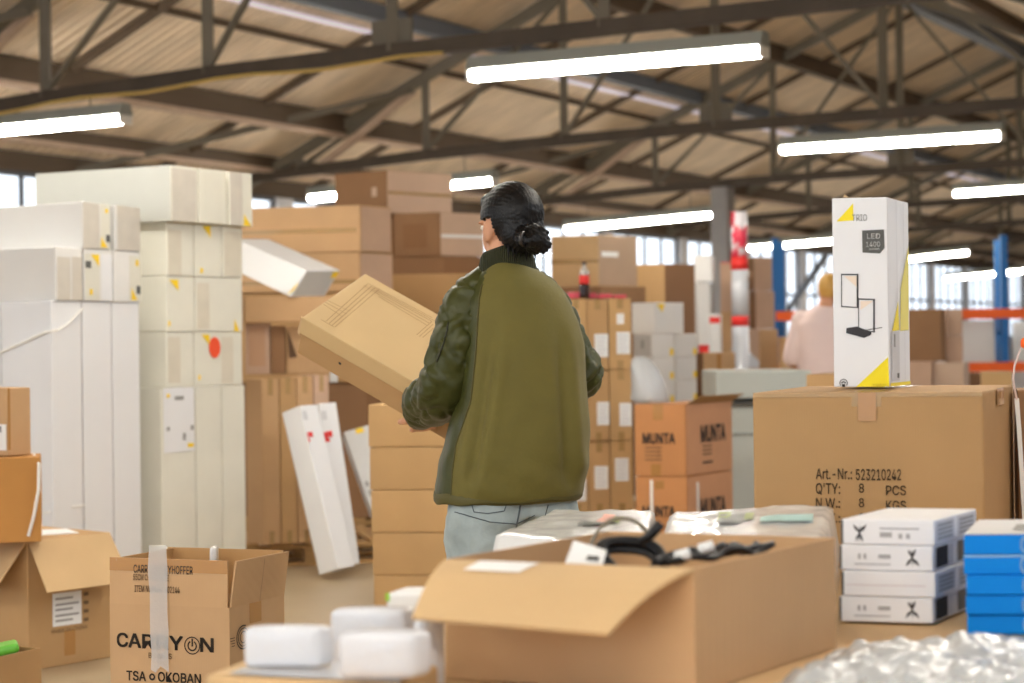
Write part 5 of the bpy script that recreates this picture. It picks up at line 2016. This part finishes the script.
def hand(wrist, fwd, palm_n, side, sz=1.0, curl=(18, 28, 30)):
    """palm and five fingers; fwd: towards the finger tips, palm_n: out of the palm, side: +1 thumb on fwd x palm_n"""
    f = Vector(fwd).normalized()
    n = Vector(palm_n)
    n = (n - f * n.dot(f)).normalized()
    s = f.cross(n).normalized() * side
    w = Vector(wrist)
    out = []
    M = Matrix((s, f, n)).transposed()
    out.append(ell(w + f * .052 * sz, .040 * sz, .056 * sz, .015 * sz, M))
    out.append(ell(w + f * .02 * sz, .030 * sz, .036 * sz, .018 * sz, M))
    for off, L, r, sp in ((.030, .070, .0088, 7), (.0105, .079, .0090, 2), (-.0095, .073, .0086, -3), (-.0285, .057, .0078, -9)):
        b = w + f * .088 * sz + s * off * sz
        d = (f + s * math.tan(R(sp))).normalized()
        pts = [b - d * .02]
        ang = 0
        p = b
        pts.append(p)
        for seg_, c_ in zip((.45, .31, .24), curl):
            ang += c_
            p = p + (d * math.cos(R(ang)) + n * math.sin(R(ang))) * L * seg_ * sz
            pts.append(p)
        out.append(limb(pts, [r * sz * 1.05, r * sz, r * sz * .95, r * sz * .88, r * sz * .8], 10))
    b = w + f * .025 * sz + s * .026 * sz
    t1 = (s * .75 + f * .6 + n * .25).normalized()
    t2 = (s * .35 + f * .85 + n * .4).normalized()
    out.append(limb([b - t1 * .012, b + t1 * .03 * sz, b + t1 * .03 * sz + t2 * .03 * sz, b + t1 * .03 * sz + t2 * .054 * sz], [.014 * sz, .0115 * sz, .0102 * sz, .0085 * sz], 10))
    return out


FEET = Vector((.0, 4.88, 0))
person = empty('person', FEET, 'person with black hair in a bun, green jacket and light jeans, holding a brown carton', 'person')
# joints
TURN = R(24)                       # body turned to the left of straight away
fw_ = Vector((-math.sin(TURN), math.cos(TURN), 0))
rt_ = Vector((math.cos(TURN), math.sin(TURN), 0))
hipc = Vector((.0, 4.88, .93))
neck = B3(507, 262, 4.90)
headc = B3(509.5, 225.5, 4.92)
shL = B3(468, 300, 4.93)
shR = B3(545, 306, 4.95)
elL = B3(447, 392, 4.93)
wrL = B3(413, 406, 5.13)
elR = B3(580, 376, 5.02)
hRb = hb(LL * .90, LD * .55, HB + .055)
wrR = hRb + Vector((.115, -.06, -.03))
# left hand lies flat under the carton, palm up against its bottom
BOT = -BN
wrL = P(421, 415, 5.18)
FWL = Vector((.02, .8, -.42)).normalized()
body = []
BT = .16
body.append(loft([(.005, 4.885, .80, .135, .092, BT), (.003, 4.885, .92, .140, .10, BT), (.008, 4.90, 1.02, .125, .09, BT), (.012, 4.91, 1.14, .125, .09, BT),
                  (.012, 4.92, 1.28, .135, .092, BT), (.008, 4.92, 1.36, .125, .078, BT), (.0, 4.915, 1.41, .075, .058, BT), (-.01, 4.915, 1.44, .05, .05, BT)]))
body.append(limb([neck + Vector((0, .005, -.06)), neck + Vector((-.006, .01, .03)), headc + Vector((0, .0, -.05))], [.058, .050, .052], 18))
# head: skull, face, jaw; it looks away and to the left
HT = R(34)
hf = Vector((-math.sin(HT), math.cos(HT), -.08)).normalized()
hr = Vector((math.cos(HT), math.sin(HT), 0))
hu = hr.cross(hf).normalized()
MH = Matrix((hr, hf, hu)).transposed()


def hp_(x, y, z):
    return headc + MH @ Vector((x, y, z))


body.append(ell(hp_(0, -.012, .022), .072, .092, .088, MH, 28))
body.append(ell(hp_(0, .030, -.030), .058, .062, .075, MH, 24))
body.append(ell(hp_(0, .052, -.088), .034, .032, .026, MH, 16))
body.append(limb([hp_(0, .086, .000), hp_(0, .100, -.028), hp_(0, .106, -.040)], [.008, .011, .013], 10))
body.append(ell(hp_(-.010, .098, -.043), .009, .008, .007, MH, 10))
body.append(ell(hp_(.010, .098, -.043), .009, .008, .007, MH, 10))
for sx in (-1, 1):
    body.append(ell(hp_(sx * .030, .0845, .0135), .0135, .0075, .0042, MH, 12))
    body.append(ell(hp_(sx * .030, .0835, -.0055), .0125, .0065, .0036, MH, 12))
body.append(ell(hp_(0, .088, -.064), .022, .010, .006, MH, 12))
body.append(ell(hp_(0, .087, -.074), .019, .011, .007, MH, 12))
body.append(limb([hp_(-.045, .078, .016), hp_(-.026, .090, .022), hp_(-.008, .090, .016)], [.007, .008, .006], 8))
body.append(limb([hp_(.045, .078, .016), hp_(.026, .090, .022), hp_(.008, .090, .016)], [.007, .008, .006], 8))
for sx in (-1, 1):
    Me = MH @ Matrix.Rotation(sx * -.35, 3, 'Z')
    body.append(ell(hp_(sx * .076, -.004, -.018), .009, .018, .031, Me, 14))
    body.append(ell(hp_(sx * .074, .006, -.040), .008, .009, .012, Me, 10))
# arms
lp = [B3(486, 286, 4.91), B3(470, 305, 4.90), B3(458, 345, 4.885), B3(448, 383, 4.90), B3(437, 396, 4.98), B3(426, 402, 5.08), wrL - FWL * .02]
rp = [B3(530, 284, 4.94), B3(548, 306, 4.95), B3(566, 340, 4.97), B3(582, 375, 4.99), B3(572, 384, 5.12), wrR + Vector((.02, -.012, -.004))]
body.append(limb(lp + [wrL], [.040, .044, .044, .042, .040, .036, .030, .027], 16))
body.append(limb(rp + [wrR], [.036, .042, .041, .039, .036, .030, .027], 16))
body += hand(wrL, FWL, Vector((-.1, .45, .8)), -1, 1.0, (20, 8, 4))
fR_ = (hRb - wrR)
body += hand(wrR - BN * .0, Vector((-.75, .42, .30)), Vector((-.45, -.1, .9)), 1, 1.0, (8, 14, 12))
# legs
hipL, hipR = hipc - rt_ * .085 + Vector((0, 0, -.06)), hipc + rt_ * .085 + Vector((0, 0, -.06))
knL, knR = hipL + fw_ * .05 - rt_ * .015 + Vector((0, 0, -.39)), hipR + fw_ * .03 + rt_ * .02 + Vector((0, 0, -.39))
anL, anR = Vector((knL.x - .01, knL.y - .03, .085)), Vector((knR.x + .02, knR.y - .05, .085))
for h, k, a in ((hipL, knL, anL), (hipR, knR, anR)):
    body.append(limb([h + Vector((0, 0, .03)), h.lerp(k, .5), k, k.lerp(a, .4) - fw_ * .015, a], [.086, .072, .054, .050, .036], 18))
    body.append(limb([a + Vector((0, 0, -.03)), a + fw_ * .1 + Vector((0, 0, -.05)), a + fw_ * .16 + Vector((0, 0, -.058))], [.036, .034, .026], 12))
bo = remesh('body', body, .006, SKIN, person, 5)
for sx in (-1, 1):
    v, f = ell(hp_(sx * .030, .0795, .004), .0115, .0115, .0080, MH, 14)
    e_ = mesh_obj('eye', v, f, mat('eye white', (226, 222, 214), rough=.25), person, True)
    v, f = ell(hp_(sx * .030, .0895, .004), .0052, .0028, .0060, MH, 12)
    mesh_obj('iris', v, f, mat('dark iris', (40, 26, 20), rough=.2), e_, True)
v, f = ell(hp_(0, .0965, -.0685), .019, .004, .0075, MH, 14)
mesh_obj('lips', v, f, mat('lip pink', (176, 100, 88), rough=.45), person, True)
# hair: a smooth cap drawn back into a low bun
hair = []
hair.append(ell(hp_(0, -.016, .024), .0815, .100, .095, MH, 32))
hair.append(ell(hp_(0, -.058, -.022), .066, .054, .072, MH, 24))
hair.append(ell(hp_(-.0, .045, .070), .058, .040, .030, MH, 18))


def hair_keep(p):
    q = MH.transposed() @ (p - headc)
    # leave the face and the ears free
    if q.y > .052 - max(0, q.z - .05) * -1.1 and q.z < .075:
        return False
    if q.z < .016 and q.y > -.026 and abs(q.x) > .045:
        return False
    if q.z < -.086:
        return False
    return True


def hair_disp(p, n_):
    q = MH.transposed() @ (p - headc)
    a = math.atan2(q.x, q.z)
    return .0016 * math.sin(a * 46 + q.y * 26) + .0012 * noise.noise(Vector((q.x * 60, q.y * 14, q.z * 60)))


hr_o = remesh('hair', hair, .005, HAIR, person, 6, disp=hair_disp, keep=hair_keep)
sd_ = hr_o.modifiers.new('thick', 'SOLIDIFY')
sd_.thickness = .01
sd_.offset = -1
bunc = B3(535.5, 240.5, 4.79)
bun = [ell(bunc, .038, .034, .034, MH, 20)]
for i in range(22):
    a = i * 2.4
    bun.append(ell(bunc + MH @ Vector((.031 * math.cos(a), -.008 + .012 * math.sin(i), .028 * math.sin(a))), .012, .012, .011, None, 10))
bun.append(limb([hp_(.012, -.085, -.030), bunc + Vector((-.03, .02, .01)), bunc], [.036, .030, .028], 14))
bnm = remesh('hair_bun', bun, .005, HAIR, person, 2, disp=lambda p, n_: .0035 * noise.noise(p * 70) + .002 * math.sin((p.x * 2 + p.z * 3) * 160))
tie = []
for i in range(18):
    a = i / 18 * 2 * math.pi
    tie.append(ell(B3(523.5 + 3 * math.cos(a), 239 + 6.5 * math.sin(a), 4.772 + .02 * math.cos(a)), .006, .006, .006, None, 8))
remesh('hair_tie', tie, .003, mat('dark hair tie', (52, 46, 42), rough=.35), person, 1)
# strands at the nape and in front of the ear
mb = MB()
for i in range(9):
    a = hp_(-.05 + .011 * i, -.062 - .012 * math.sin(i / 8 * 3.1), -.078)
    b_ = a + Vector((.006 * math.sin(i * 2), -.004, -.024 - .006 * math.sin(i * 1.7)))
    mb.tube([a + Vector((0, 0, .02)), a, b_], [.005, .0035, .0008], 6)
mb.build('nape_hair', HAIR, person, True)

# ---- jeans
jl = []
jl.append(loft([(-.004, 4.885, .80, .160, .116, TURN), (-.002, 4.885, .86, .148, .106, .2), (.0, 4.885, .885, .13, .095, .2)]))
for h, k, a in ((hipL, knL, anL), (hipR, knR, anR)):
    jl.append(limb([h + Vector((0, 0, -.05)), h.lerp(k, .3), h.lerp(k, .6), k, k.lerp(a, .5), a + Vector((0, 0, .03))], [.100, .103, .090, .080, .078, .074], 20))
for sx in (-1, 1):
    jl.append(ell(hipc + rt_ * .072 * sx - fw_ * .044 + Vector((0, 0, -.11)), .078, .066, .085, None, 16))


def jd(p, n_):
    return .006 * noise.noise(Vector((p.x * 9, p.y * 9, p.z * 22))) + .003 * noise.noise(p * 45) - .003 * max(0, 1 - abs((p - hipc).dot(rt_)) / .012)


jo = remesh('jeans', jl, .009, JEANS, person, 6, disp=jd)
# stitched back pocket, yoke seam and centre seam
bj = None
dgj = None


def on_mesh(obj, org, dirv):
    ok, loc, nn_, idx = obj.ray_cast(obj.matrix_world.inverted() @ Vector(org), (obj.matrix_world.inverted().to_3x3() @ Vector(dirv)).normalized())
    return (obj.matrix_world @ loc, nn_) if ok else (None, None)


bpy.context.view_layer.update()


def seam_on(obj, name, pts, r, m, parent, off=.001):
    out = []
    c = Vector((0, 0, CAMZ))
    for u, v in pts:
        loc, nn_ = on_mesh(obj, c, P(u, v, 1) - c)
        if loc is not None:
            out.append(loc + nn_ * off)
    if len(out) > 1:
        return MB().tube(out, r, 6).build(name, m, parent, True)


def lerp_pts(pts, k=8):
    out = []
    for a, b in zip(pts[:-1], pts[1:]):
        for i in range(k):
            t = i / k
            out.append((a[0] + (b[0] - a[0]) * t, a[1] + (b[1] - a[1]) * t))
    return out + [pts[-1]]


for pts in ([(472, 505), (474, 512), (488, 513.5), (504, 511), (507, 503)], [(470, 503), (505, 504.5)], [(548, 505), (545, 516), (562, 519), (570, 512)]):
    seam_on(jo, 'pocket_stitching', lerp_pts(pts), .0014, SEAM, jo)
seam_on(jo, 'centre_seam', lerp_pts([(521, 502), (518, 518), (515.5, 530), (514, 548)]), .0026, SEAM, jo)
seam_on(jo, 'yoke_seam', lerp_pts([(455, 512), (490, 522), (516, 524), (535, 515)]), .0014, SEAM, jo)
# ---- sneakers
for a in (anL, anR):
    s_ = [limb([Vector((a.x, a.y, .06)) - fw_ * .035, Vector((a.x, a.y, .062)) + fw_ * .05, Vector((a.x, a.y, .045)) + fw_ * .13, Vector((a.x, a.y, .038)) + fw_ * .185], [.046, .047, .044, .034], 14)]
    s_.append(limb([Vector((a.x, a.y, .1)), Vector((a.x, a.y, .06))], [.046, .046], 14))
    so_ = remesh('shoe', s_, .008, SHOE, person, 4, keep=lambda p: p.z > .02)
    v, f = [], []
    mb = MB()
    for z0, z1 in ((.0, .026),):
        pl_ = [(-.085, -.03), (-.085, .03), (-.04, .042), (.06, .044), (.15, .046), (.205, .03), (.222, 0), (.205, -.03), (.15, -.046), (.06, -.044), (-.04, -.042)]
        q = [Vector((a.x, a.y, 0)) + fw_ * x + rt_ * y for x, y in pl_]
        n_ = len(q)
        mb.add([p + Vector((0, 0, z0)) for p in q] + [p + Vector((0, 0, z1)) for p in q], [list(range(n_)), list(range(n_, 2 * n_))[::-1]] + [[i, i + n_, (i + 1) % n_ + n_, (i + 1) % n_] for i in range(n_)])
    mb.build('sole', SOLE, so_)

# ---- jacket: trunk, sleeves, collar, hem
JT = R(8)


def jring(v, ua, ub, hd, y=4.90):
    a, b = B3(ua, v, DP), B3(ub, v, DP)
    return ((a.x + b.x) / 2, y, (a.z + b.z) / 2, (b.x - a.x) / 2, hd, JT)


trunk = [jring(502, 437, 580, .150, 4.90), jring(494, 434, 583, .160, 4.90), jring(482, 434, 586, .165, 4.90), jring(455, 440, 589, .165, 4.90), jring(430, 446, 590, .163, 4.905), jring(400, 452, 588, .160, 4.91),
         jring(370, 454, 586, .156, 4.915), jring(345, 456, 585, .150, 4.92), jring(322, 457, 579, .142, 4.925), jring(302, 459, 570, .130, 4.925), jring(288, 466, 561, .112, 4.92), jring(277, 473, 550, .092, 4.915),
         jring(268, 481, 535, .076, 4.91), jring(262, 486, 527, .066, 4.91)]


def tdisp(p, n_):
    z = p.z
    d = .004 * noise.noise(Vector((p.x * 7, p.y * 7, z * 3))) + .003 * noise.noise(Vector((p.x * 20, p.y * 20, z * 10)))
    x = p.x
    # long soft folds falling from the left shoulder blade and at the right side
    if p.y < 4.95:
        for x0, sl_, am, wd in ((-.075, .16, -.011, .020), (-.045, .16, .006, .022), (.135, -.05, -.007, .016), (.165, -.05, .006, .016), (-.15, .05, -.005, .018)):
            k = (x - (x0 + sl_ * (z - 1.15))) / wd
            win = max(0, min(1, (1.33 - z) / .15)) * max(0, min(1, (z - .86) / .08))
            d += 1.6 * am * math.exp(-k * k) * win
        k2 = (x + z - 1.05) / .03
        d += .003 * math.sin((x * .6 + z) * 55) * max(0, min(1, (1.03 - z) / .1)) * max(0, min(1, (z - .85) / .03))
    return d


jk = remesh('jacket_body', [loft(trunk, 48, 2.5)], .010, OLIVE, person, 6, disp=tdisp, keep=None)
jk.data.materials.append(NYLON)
# the panel left of the raglan seam is the darker nylon
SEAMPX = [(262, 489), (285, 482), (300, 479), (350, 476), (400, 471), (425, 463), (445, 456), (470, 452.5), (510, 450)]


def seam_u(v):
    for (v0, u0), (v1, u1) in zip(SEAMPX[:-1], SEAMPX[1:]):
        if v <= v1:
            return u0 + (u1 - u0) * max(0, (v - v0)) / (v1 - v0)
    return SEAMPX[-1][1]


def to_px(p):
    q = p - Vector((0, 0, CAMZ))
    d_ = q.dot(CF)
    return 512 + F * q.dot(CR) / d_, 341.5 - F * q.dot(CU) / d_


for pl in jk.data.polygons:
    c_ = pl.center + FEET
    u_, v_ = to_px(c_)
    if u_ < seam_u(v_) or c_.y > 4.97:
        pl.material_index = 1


def sleeve_disp(axis_pts, seed):
    def f(p, n_):
        # gathers running round the arm plus creases
        best, par = 9, 0
        acc = 0
        for a, b in zip(axis_pts[:-1], axis_pts[1:]):
            ab = b - a
            t = max(0, min(1, (p - a).dot(ab) / ab.dot(ab)))
            d_ = (p - a - ab * t).length
            if d_ < best:
                best, par = d_, acc + ab.length * t
            acc += ab.length
        wob = noise.noise(Vector((p.x * 8, p.y * 8, p.z * 8 + seed)))
        g = math.sin(par * 55 + wob * 14 + seed)
        amp = .0008 + .0070 * max(0, noise.noise(p * 6 + Vector((seed, 0, 0))) + .35)
        cr = abs(noise.noise(Vector((p.x * 6 + p.z * 6, p.y * 6, p.z * 10 - p.x * 8 + seed))))
        cr2 = abs(noise.noise(Vector((p.x * 10 - p.z * 14, p.y * 10 + seed, p.z * 16 + p.x * 9))))
        return -.007 * max(0, 1 - cr / .13) ** 1.5 - .005 * max(0, 1 - cr2 / .11) ** 1.5 + .003 + amp * g + .008 * noise.noise(p * 9 + Vector((0, seed, 0))) + .0012 * noise.noise(p * 40)
    return f


slv = [limb(lp, [.054, .070, .076, .077, .074, .064, .052], 24)]
slL = remesh('sleeve', slv, .008, NYLON, person, 3, disp=sleeve_disp(lp, 3.1))
slv = [limb(rp, [.048, .060, .058, .056, .054, .040], 22)]
slR = remesh('sleeve', slv, .008, NYLON, person, 3, disp=sleeve_disp(rp, 8.4))
for w_, d_, rr_ in ((wrL - FWL * .002, FWL, .040), (wrR + (wrR - hRb).normalized() * .012, (hRb - wrR).normalized(), .036)):
    MB().tube([w_ - d_ * .03, w_ - d_ * .015, w_, w_ + d_ * .012], [rr_, rr_ * 1.05, rr_, rr_ * .9], 24).build('cuff', RIBM, person, True)
# shoulder zip with ruffled edge on the left sleeve
bpy.context.view_layer.update()
seam_on(slL, 'zip', lerp_pts([(449, 322), (446, 335), (441, 352), (437, 362)], 5), .0022, mat('dark zip', (44, 44, 30), rough=.5), slL, .002)
seam_on(jk, 'raglan_seam', lerp_pts([(u, v) for v, u in SEAMPX[1:-1]] + [(451, 497)], 8), .0026, mat('dark olive seam', (78, 72, 34), rough=.8), jk, .0005)
# collar
cols = []
n = 40
cv, cf = [], []
for lay, (z, rx, ry) in enumerate(((1.435, .092, .080), (1.465, .086, .074), (1.50, .077, .068), (1.525, .071, .063), (1.532, .067, .059), (1.525, .063, .055), (1.48, .064, .056), (1.44, .070, .062))):
    for k in range(n):
        t = R(-300 + 330 * k / (n - 1)) + R(90) + R(15) + TURN
        q = Vector((rx * math.cos(t), ry * math.sin(t), 0))
        cv.append(Vector((-.014, 4.912, z)) + q + Vector((0, 0, -.02 * max(0, q.dot(fw_)) / .07 - .022 * max(0, -q.x) / .07)))
for lay in range(7):
    for k in range(n - 1):
        a0 = lay * n + k
        cf.append([a0, a0 + 1, a0 + n + 1, a0 + n])
mesh_obj('collar', cv, cf, RIBM, person, True)
# hem band
hb_ = []
hv, hf_ = [], []
n = 64
ringH = [(.846, .985), (.842, 1.0), (.846, 1.012), (.858, 1.014), (.868, 1.008), (.871, .99)]
cx, cy, _, hw, hd, yw = jring(500, 434, 582, .155, 4.90)
for z, k in ringH:
    for i in range(n):
        t = 2 * math.pi * i / n
        c_, s_ = math.cos(t), math.sin(t)
        x = hw * k * math.copysign(abs(c_) ** (2 / 2.5), c_)
        y = hd * k * math.copysign(abs(s_) ** (2 / 2.5), s_)
        hv.append(Vector((cx + x * math.cos(yw) - y * math.sin(yw), cy + x * math.sin(yw) + y * math.cos(yw), z - .012 * (-c_) * .5 + .002 * math.sin(t * 9))))
for j in range(len(ringH) - 1):
    for i in range(n):
        a0, b0 = j * n + i, j * n + (i + 1) % n
        hf_.append([a0, b0, b0 + n, a0 + n])
mesh_obj('hem_band', hv, hf_, mat('olive hem', (84, 78, 34), rough=.6, var=.06), person, True)

# ================================================================== THE HELD CARTON
hc = empty('shoe_carton', hb(LL / 2, LD / 2, HB), 'flat brown lidded carton held tilted in front of the person, printed with thin lines', 'box')
lid = MB().hexa([hb(0, 0, LH), hb(LL, 0, LH), hb(LL, LD, LH), hb(0, LD, LH)], [hb(0, 0, 0), hb(LL, 0, 0), hb(LL, LD, 0), hb(0, LD, 0)]).build('lid', mat('smooth kraft', (204, 174, 126), rough=.55, var=.03, rand=0), hc)
bevel(lid, .003)
ins_ = .006
base = MB().hexa([hb(ins_, ins_, HB), hb(LL - ins_, ins_, HB), hb(LL - ins_, LD - ins_, HB), hb(ins_, LD - ins_, HB)],
                 [hb(ins_, ins_, LH - .004), hb(LL - ins_, ins_, LH - .004), hb(LL - ins_, LD - ins_, LH - .004), hb(ins_, LD - ins_, LH - .004)]).build('base', C_OCHRE, hc)
bevel(base, .003)
# lid stands a little open at its left end: a thin edge lip
MB().bar(hb(-.004, .01, .01), hb(-.004, .01, LH + .012), .004, .02).build('edge_lip', C_LIGHT, hc)
tf = Face(hb(0, 0, 0), BL * LL, BD * LD, 0, lid)
if tf.N.dot(BN) < 0:
    tf.N = -tf.N
pl = MB()


def line(a, b, w=.9):
    (a0, b0), (a1, b1) = tf.px(*a), tf.px(*b)
    p, q = tf.pt(a0, b0, .0012), tf.pt(a1, b1, .0012)
    t = (q - p).normalized()
    k = tf.N.cross(t) * (w * 5.3 / F / 2)
    pl.add([p - k, q - k, q + k, p + k], [[0, 1, 2, 3]])


def px7(x, y):
    return 290 + x * .2782, 260 + y * .2782


for a, b in (((128, 222), (278, 88)), ((140, 230), (292, 95)), ((150, 237), (306, 100)), ((160, 243), (322, 104)), ((278, 84), (510, 208)), ((290, 96), (520, 220)), ((302, 108), (510, 222)), ((310, 120), (500, 228)), ((318, 132), (492, 236)),
             ((120, 160), (190, 206)), ((126, 152), (205, 196)), ((134, 146), (215, 186)), ((112, 215), (158, 242)), ((265, 92), (318, 124)), ((455, 270), (510, 222)), ((465, 276), (514, 232)), ((476, 280), (516, 246))):
    line(px7(*a), px7(*b), .55)
pl.build('printed_lines', mat('kraft line print', (150, 116, 72), rough=.7), lid)
ff = Face(hb(0, 0, LH), BL * LL, BN * LH, 0, lid)
a_, b_ = ff.px(340.5, 363)
vv = [ff.pt(a_ + .0055 * math.cos(t * .5236) / LL, b_ + .0045 * math.sin(t * .5236) / LH, .0032) for t in range(12)]
mesh_obj('finger_hole', vv, [list(range(12))], BLACK, lid)

# ================================================================== SECOND PERSON, FAR RIGHT
PD = 13.5
q0 = P(816, 375, PD)
p2 = empty('person', Vector((q0.x + .05, PD, 0)), 'person with short blond hair in a pale pink shirt, behind the tall lamp box', 'person')
X0 = q0.x + .06
b2 = []
b2.append(loft([(X0, PD, .88, .17, .12, .1), (X0, PD, 1.0, .16, .115, .1), (X0, PD, 1.2, .175, .12, .1), (X0, PD, 1.38, .19, .12, .1), (X0, PD, 1.46, .12, .09, .1), (X0, PD, 1.5, .06, .06, .1)]))
hd2 = P(829, 289, PD + .03)
b2.append(limb([(X0, PD, 1.45), (hd2.x, hd2.y, hd2.z - .05)], [.06, .055], 14))
b2.append(ell(hd2, .075, .095, .11, None, 22))
b2.append(ell(hd2 + Vector((-.01, .05, -.05)), .055, .06, .06, None, 16))
b2.append(limb([hd2 + Vector((-.01, .09, 0)), hd2 + Vector((-.012, .112, -.035))], [.010, .014], 8))
for sx in (-1, 1):
    b2.append(ell(hd2 + Vector((sx * .077, 0, -.015)), .009, .018, .03, None, 10))
    sh_ = Vector((X0 + sx * .175, PD, 1.41))
    el_ = Vector((X0 + sx * .235, PD + .02, 1.13))
    wr_ = Vector((X0 + sx * .17, PD + .22, 1.05))
    b2.append(limb([sh_, el_, wr_], [.055, .043, .028], 14))
    b2 += hand(wr_, Vector((-sx * .2, 1, .0)), Vector((0, 0, -1)), -sx, 1.0, (12, 20, 20))
    b2.append(limb([(X0 + sx * .09, PD, .9), (X0 + sx * .1, PD + .02, .48), (X0 + sx * .1, PD, .08)], [.088, .056, .036], 14))
    b2.append(limb([(X0 + sx * .1, PD, .05), (X0 + sx * .11, PD + .17, .04)], [.04, .032], 10))
remesh('body', b2, .009, SKIN, p2, 4)
PINK = mat('pale pink cloth', (240, 216, 210), rough=.8, var=.03)
s2 = [loft([(X0, PD, .86, .20, .145, .1), (X0, PD, 1.0, .195, .14, .1), (X0, PD, 1.2, .205, .14, .1), (X0, PD, 1.38, .21, .135, .1), (X0, PD, 1.46, .15, .10, .1), (X0, PD, 1.505, .075, .075, .1)])]
for sx in (-1, 1):
    s2.append(limb([(X0 + sx * .16, PD, 1.41), (X0 + sx * .225, PD + .01, 1.20), (X0 + sx * .245, PD + .02, 1.12)], [.075, .066, .062], 14))
remesh('shirt', s2, .012, PINK, p2, 5, disp=lambda p, n_: .008 * noise.noise(Vector((p.x * 9, p.y * 9, p.z * 6))))
BL2 = mat('blond hair', (206, 160, 84), rough=.5, bump=.3, bscale=30)
remesh('hair', [ell(hd2 + Vector((0, -.014, .018)), .086, .098, .108, None, 22)], .008, BL2, p2, 3, keep=lambda p: not (p.y > hd2.y + .045 and p.z < hd2.z + .06) and p.z > hd2.z - .075)
t2 = []
t2.append(loft([(X0, PD, .80, .18, .13, .1), (X0, PD, .93, .18, .13, .1)]))
for sx in (-1, 1):
    t2.append(limb([(X0 + sx * .09, PD, .88), (X0 + sx * .1, PD + .02, .48), (X0 + sx * .1, PD, .1)], [.10, .078, .07], 14))
remesh('trousers', t2, .014, mat('dark trousers', (60, 64, 76), rough=.8), p2, 4)
for sx in (-1, 1):
    remesh('shoe', [limb([(X0 + sx * .1, PD - .03, .045), (X0 + sx * .11, PD + .18, .04)], [.045, .038], 10)], .01, BLACK, p2, 2)
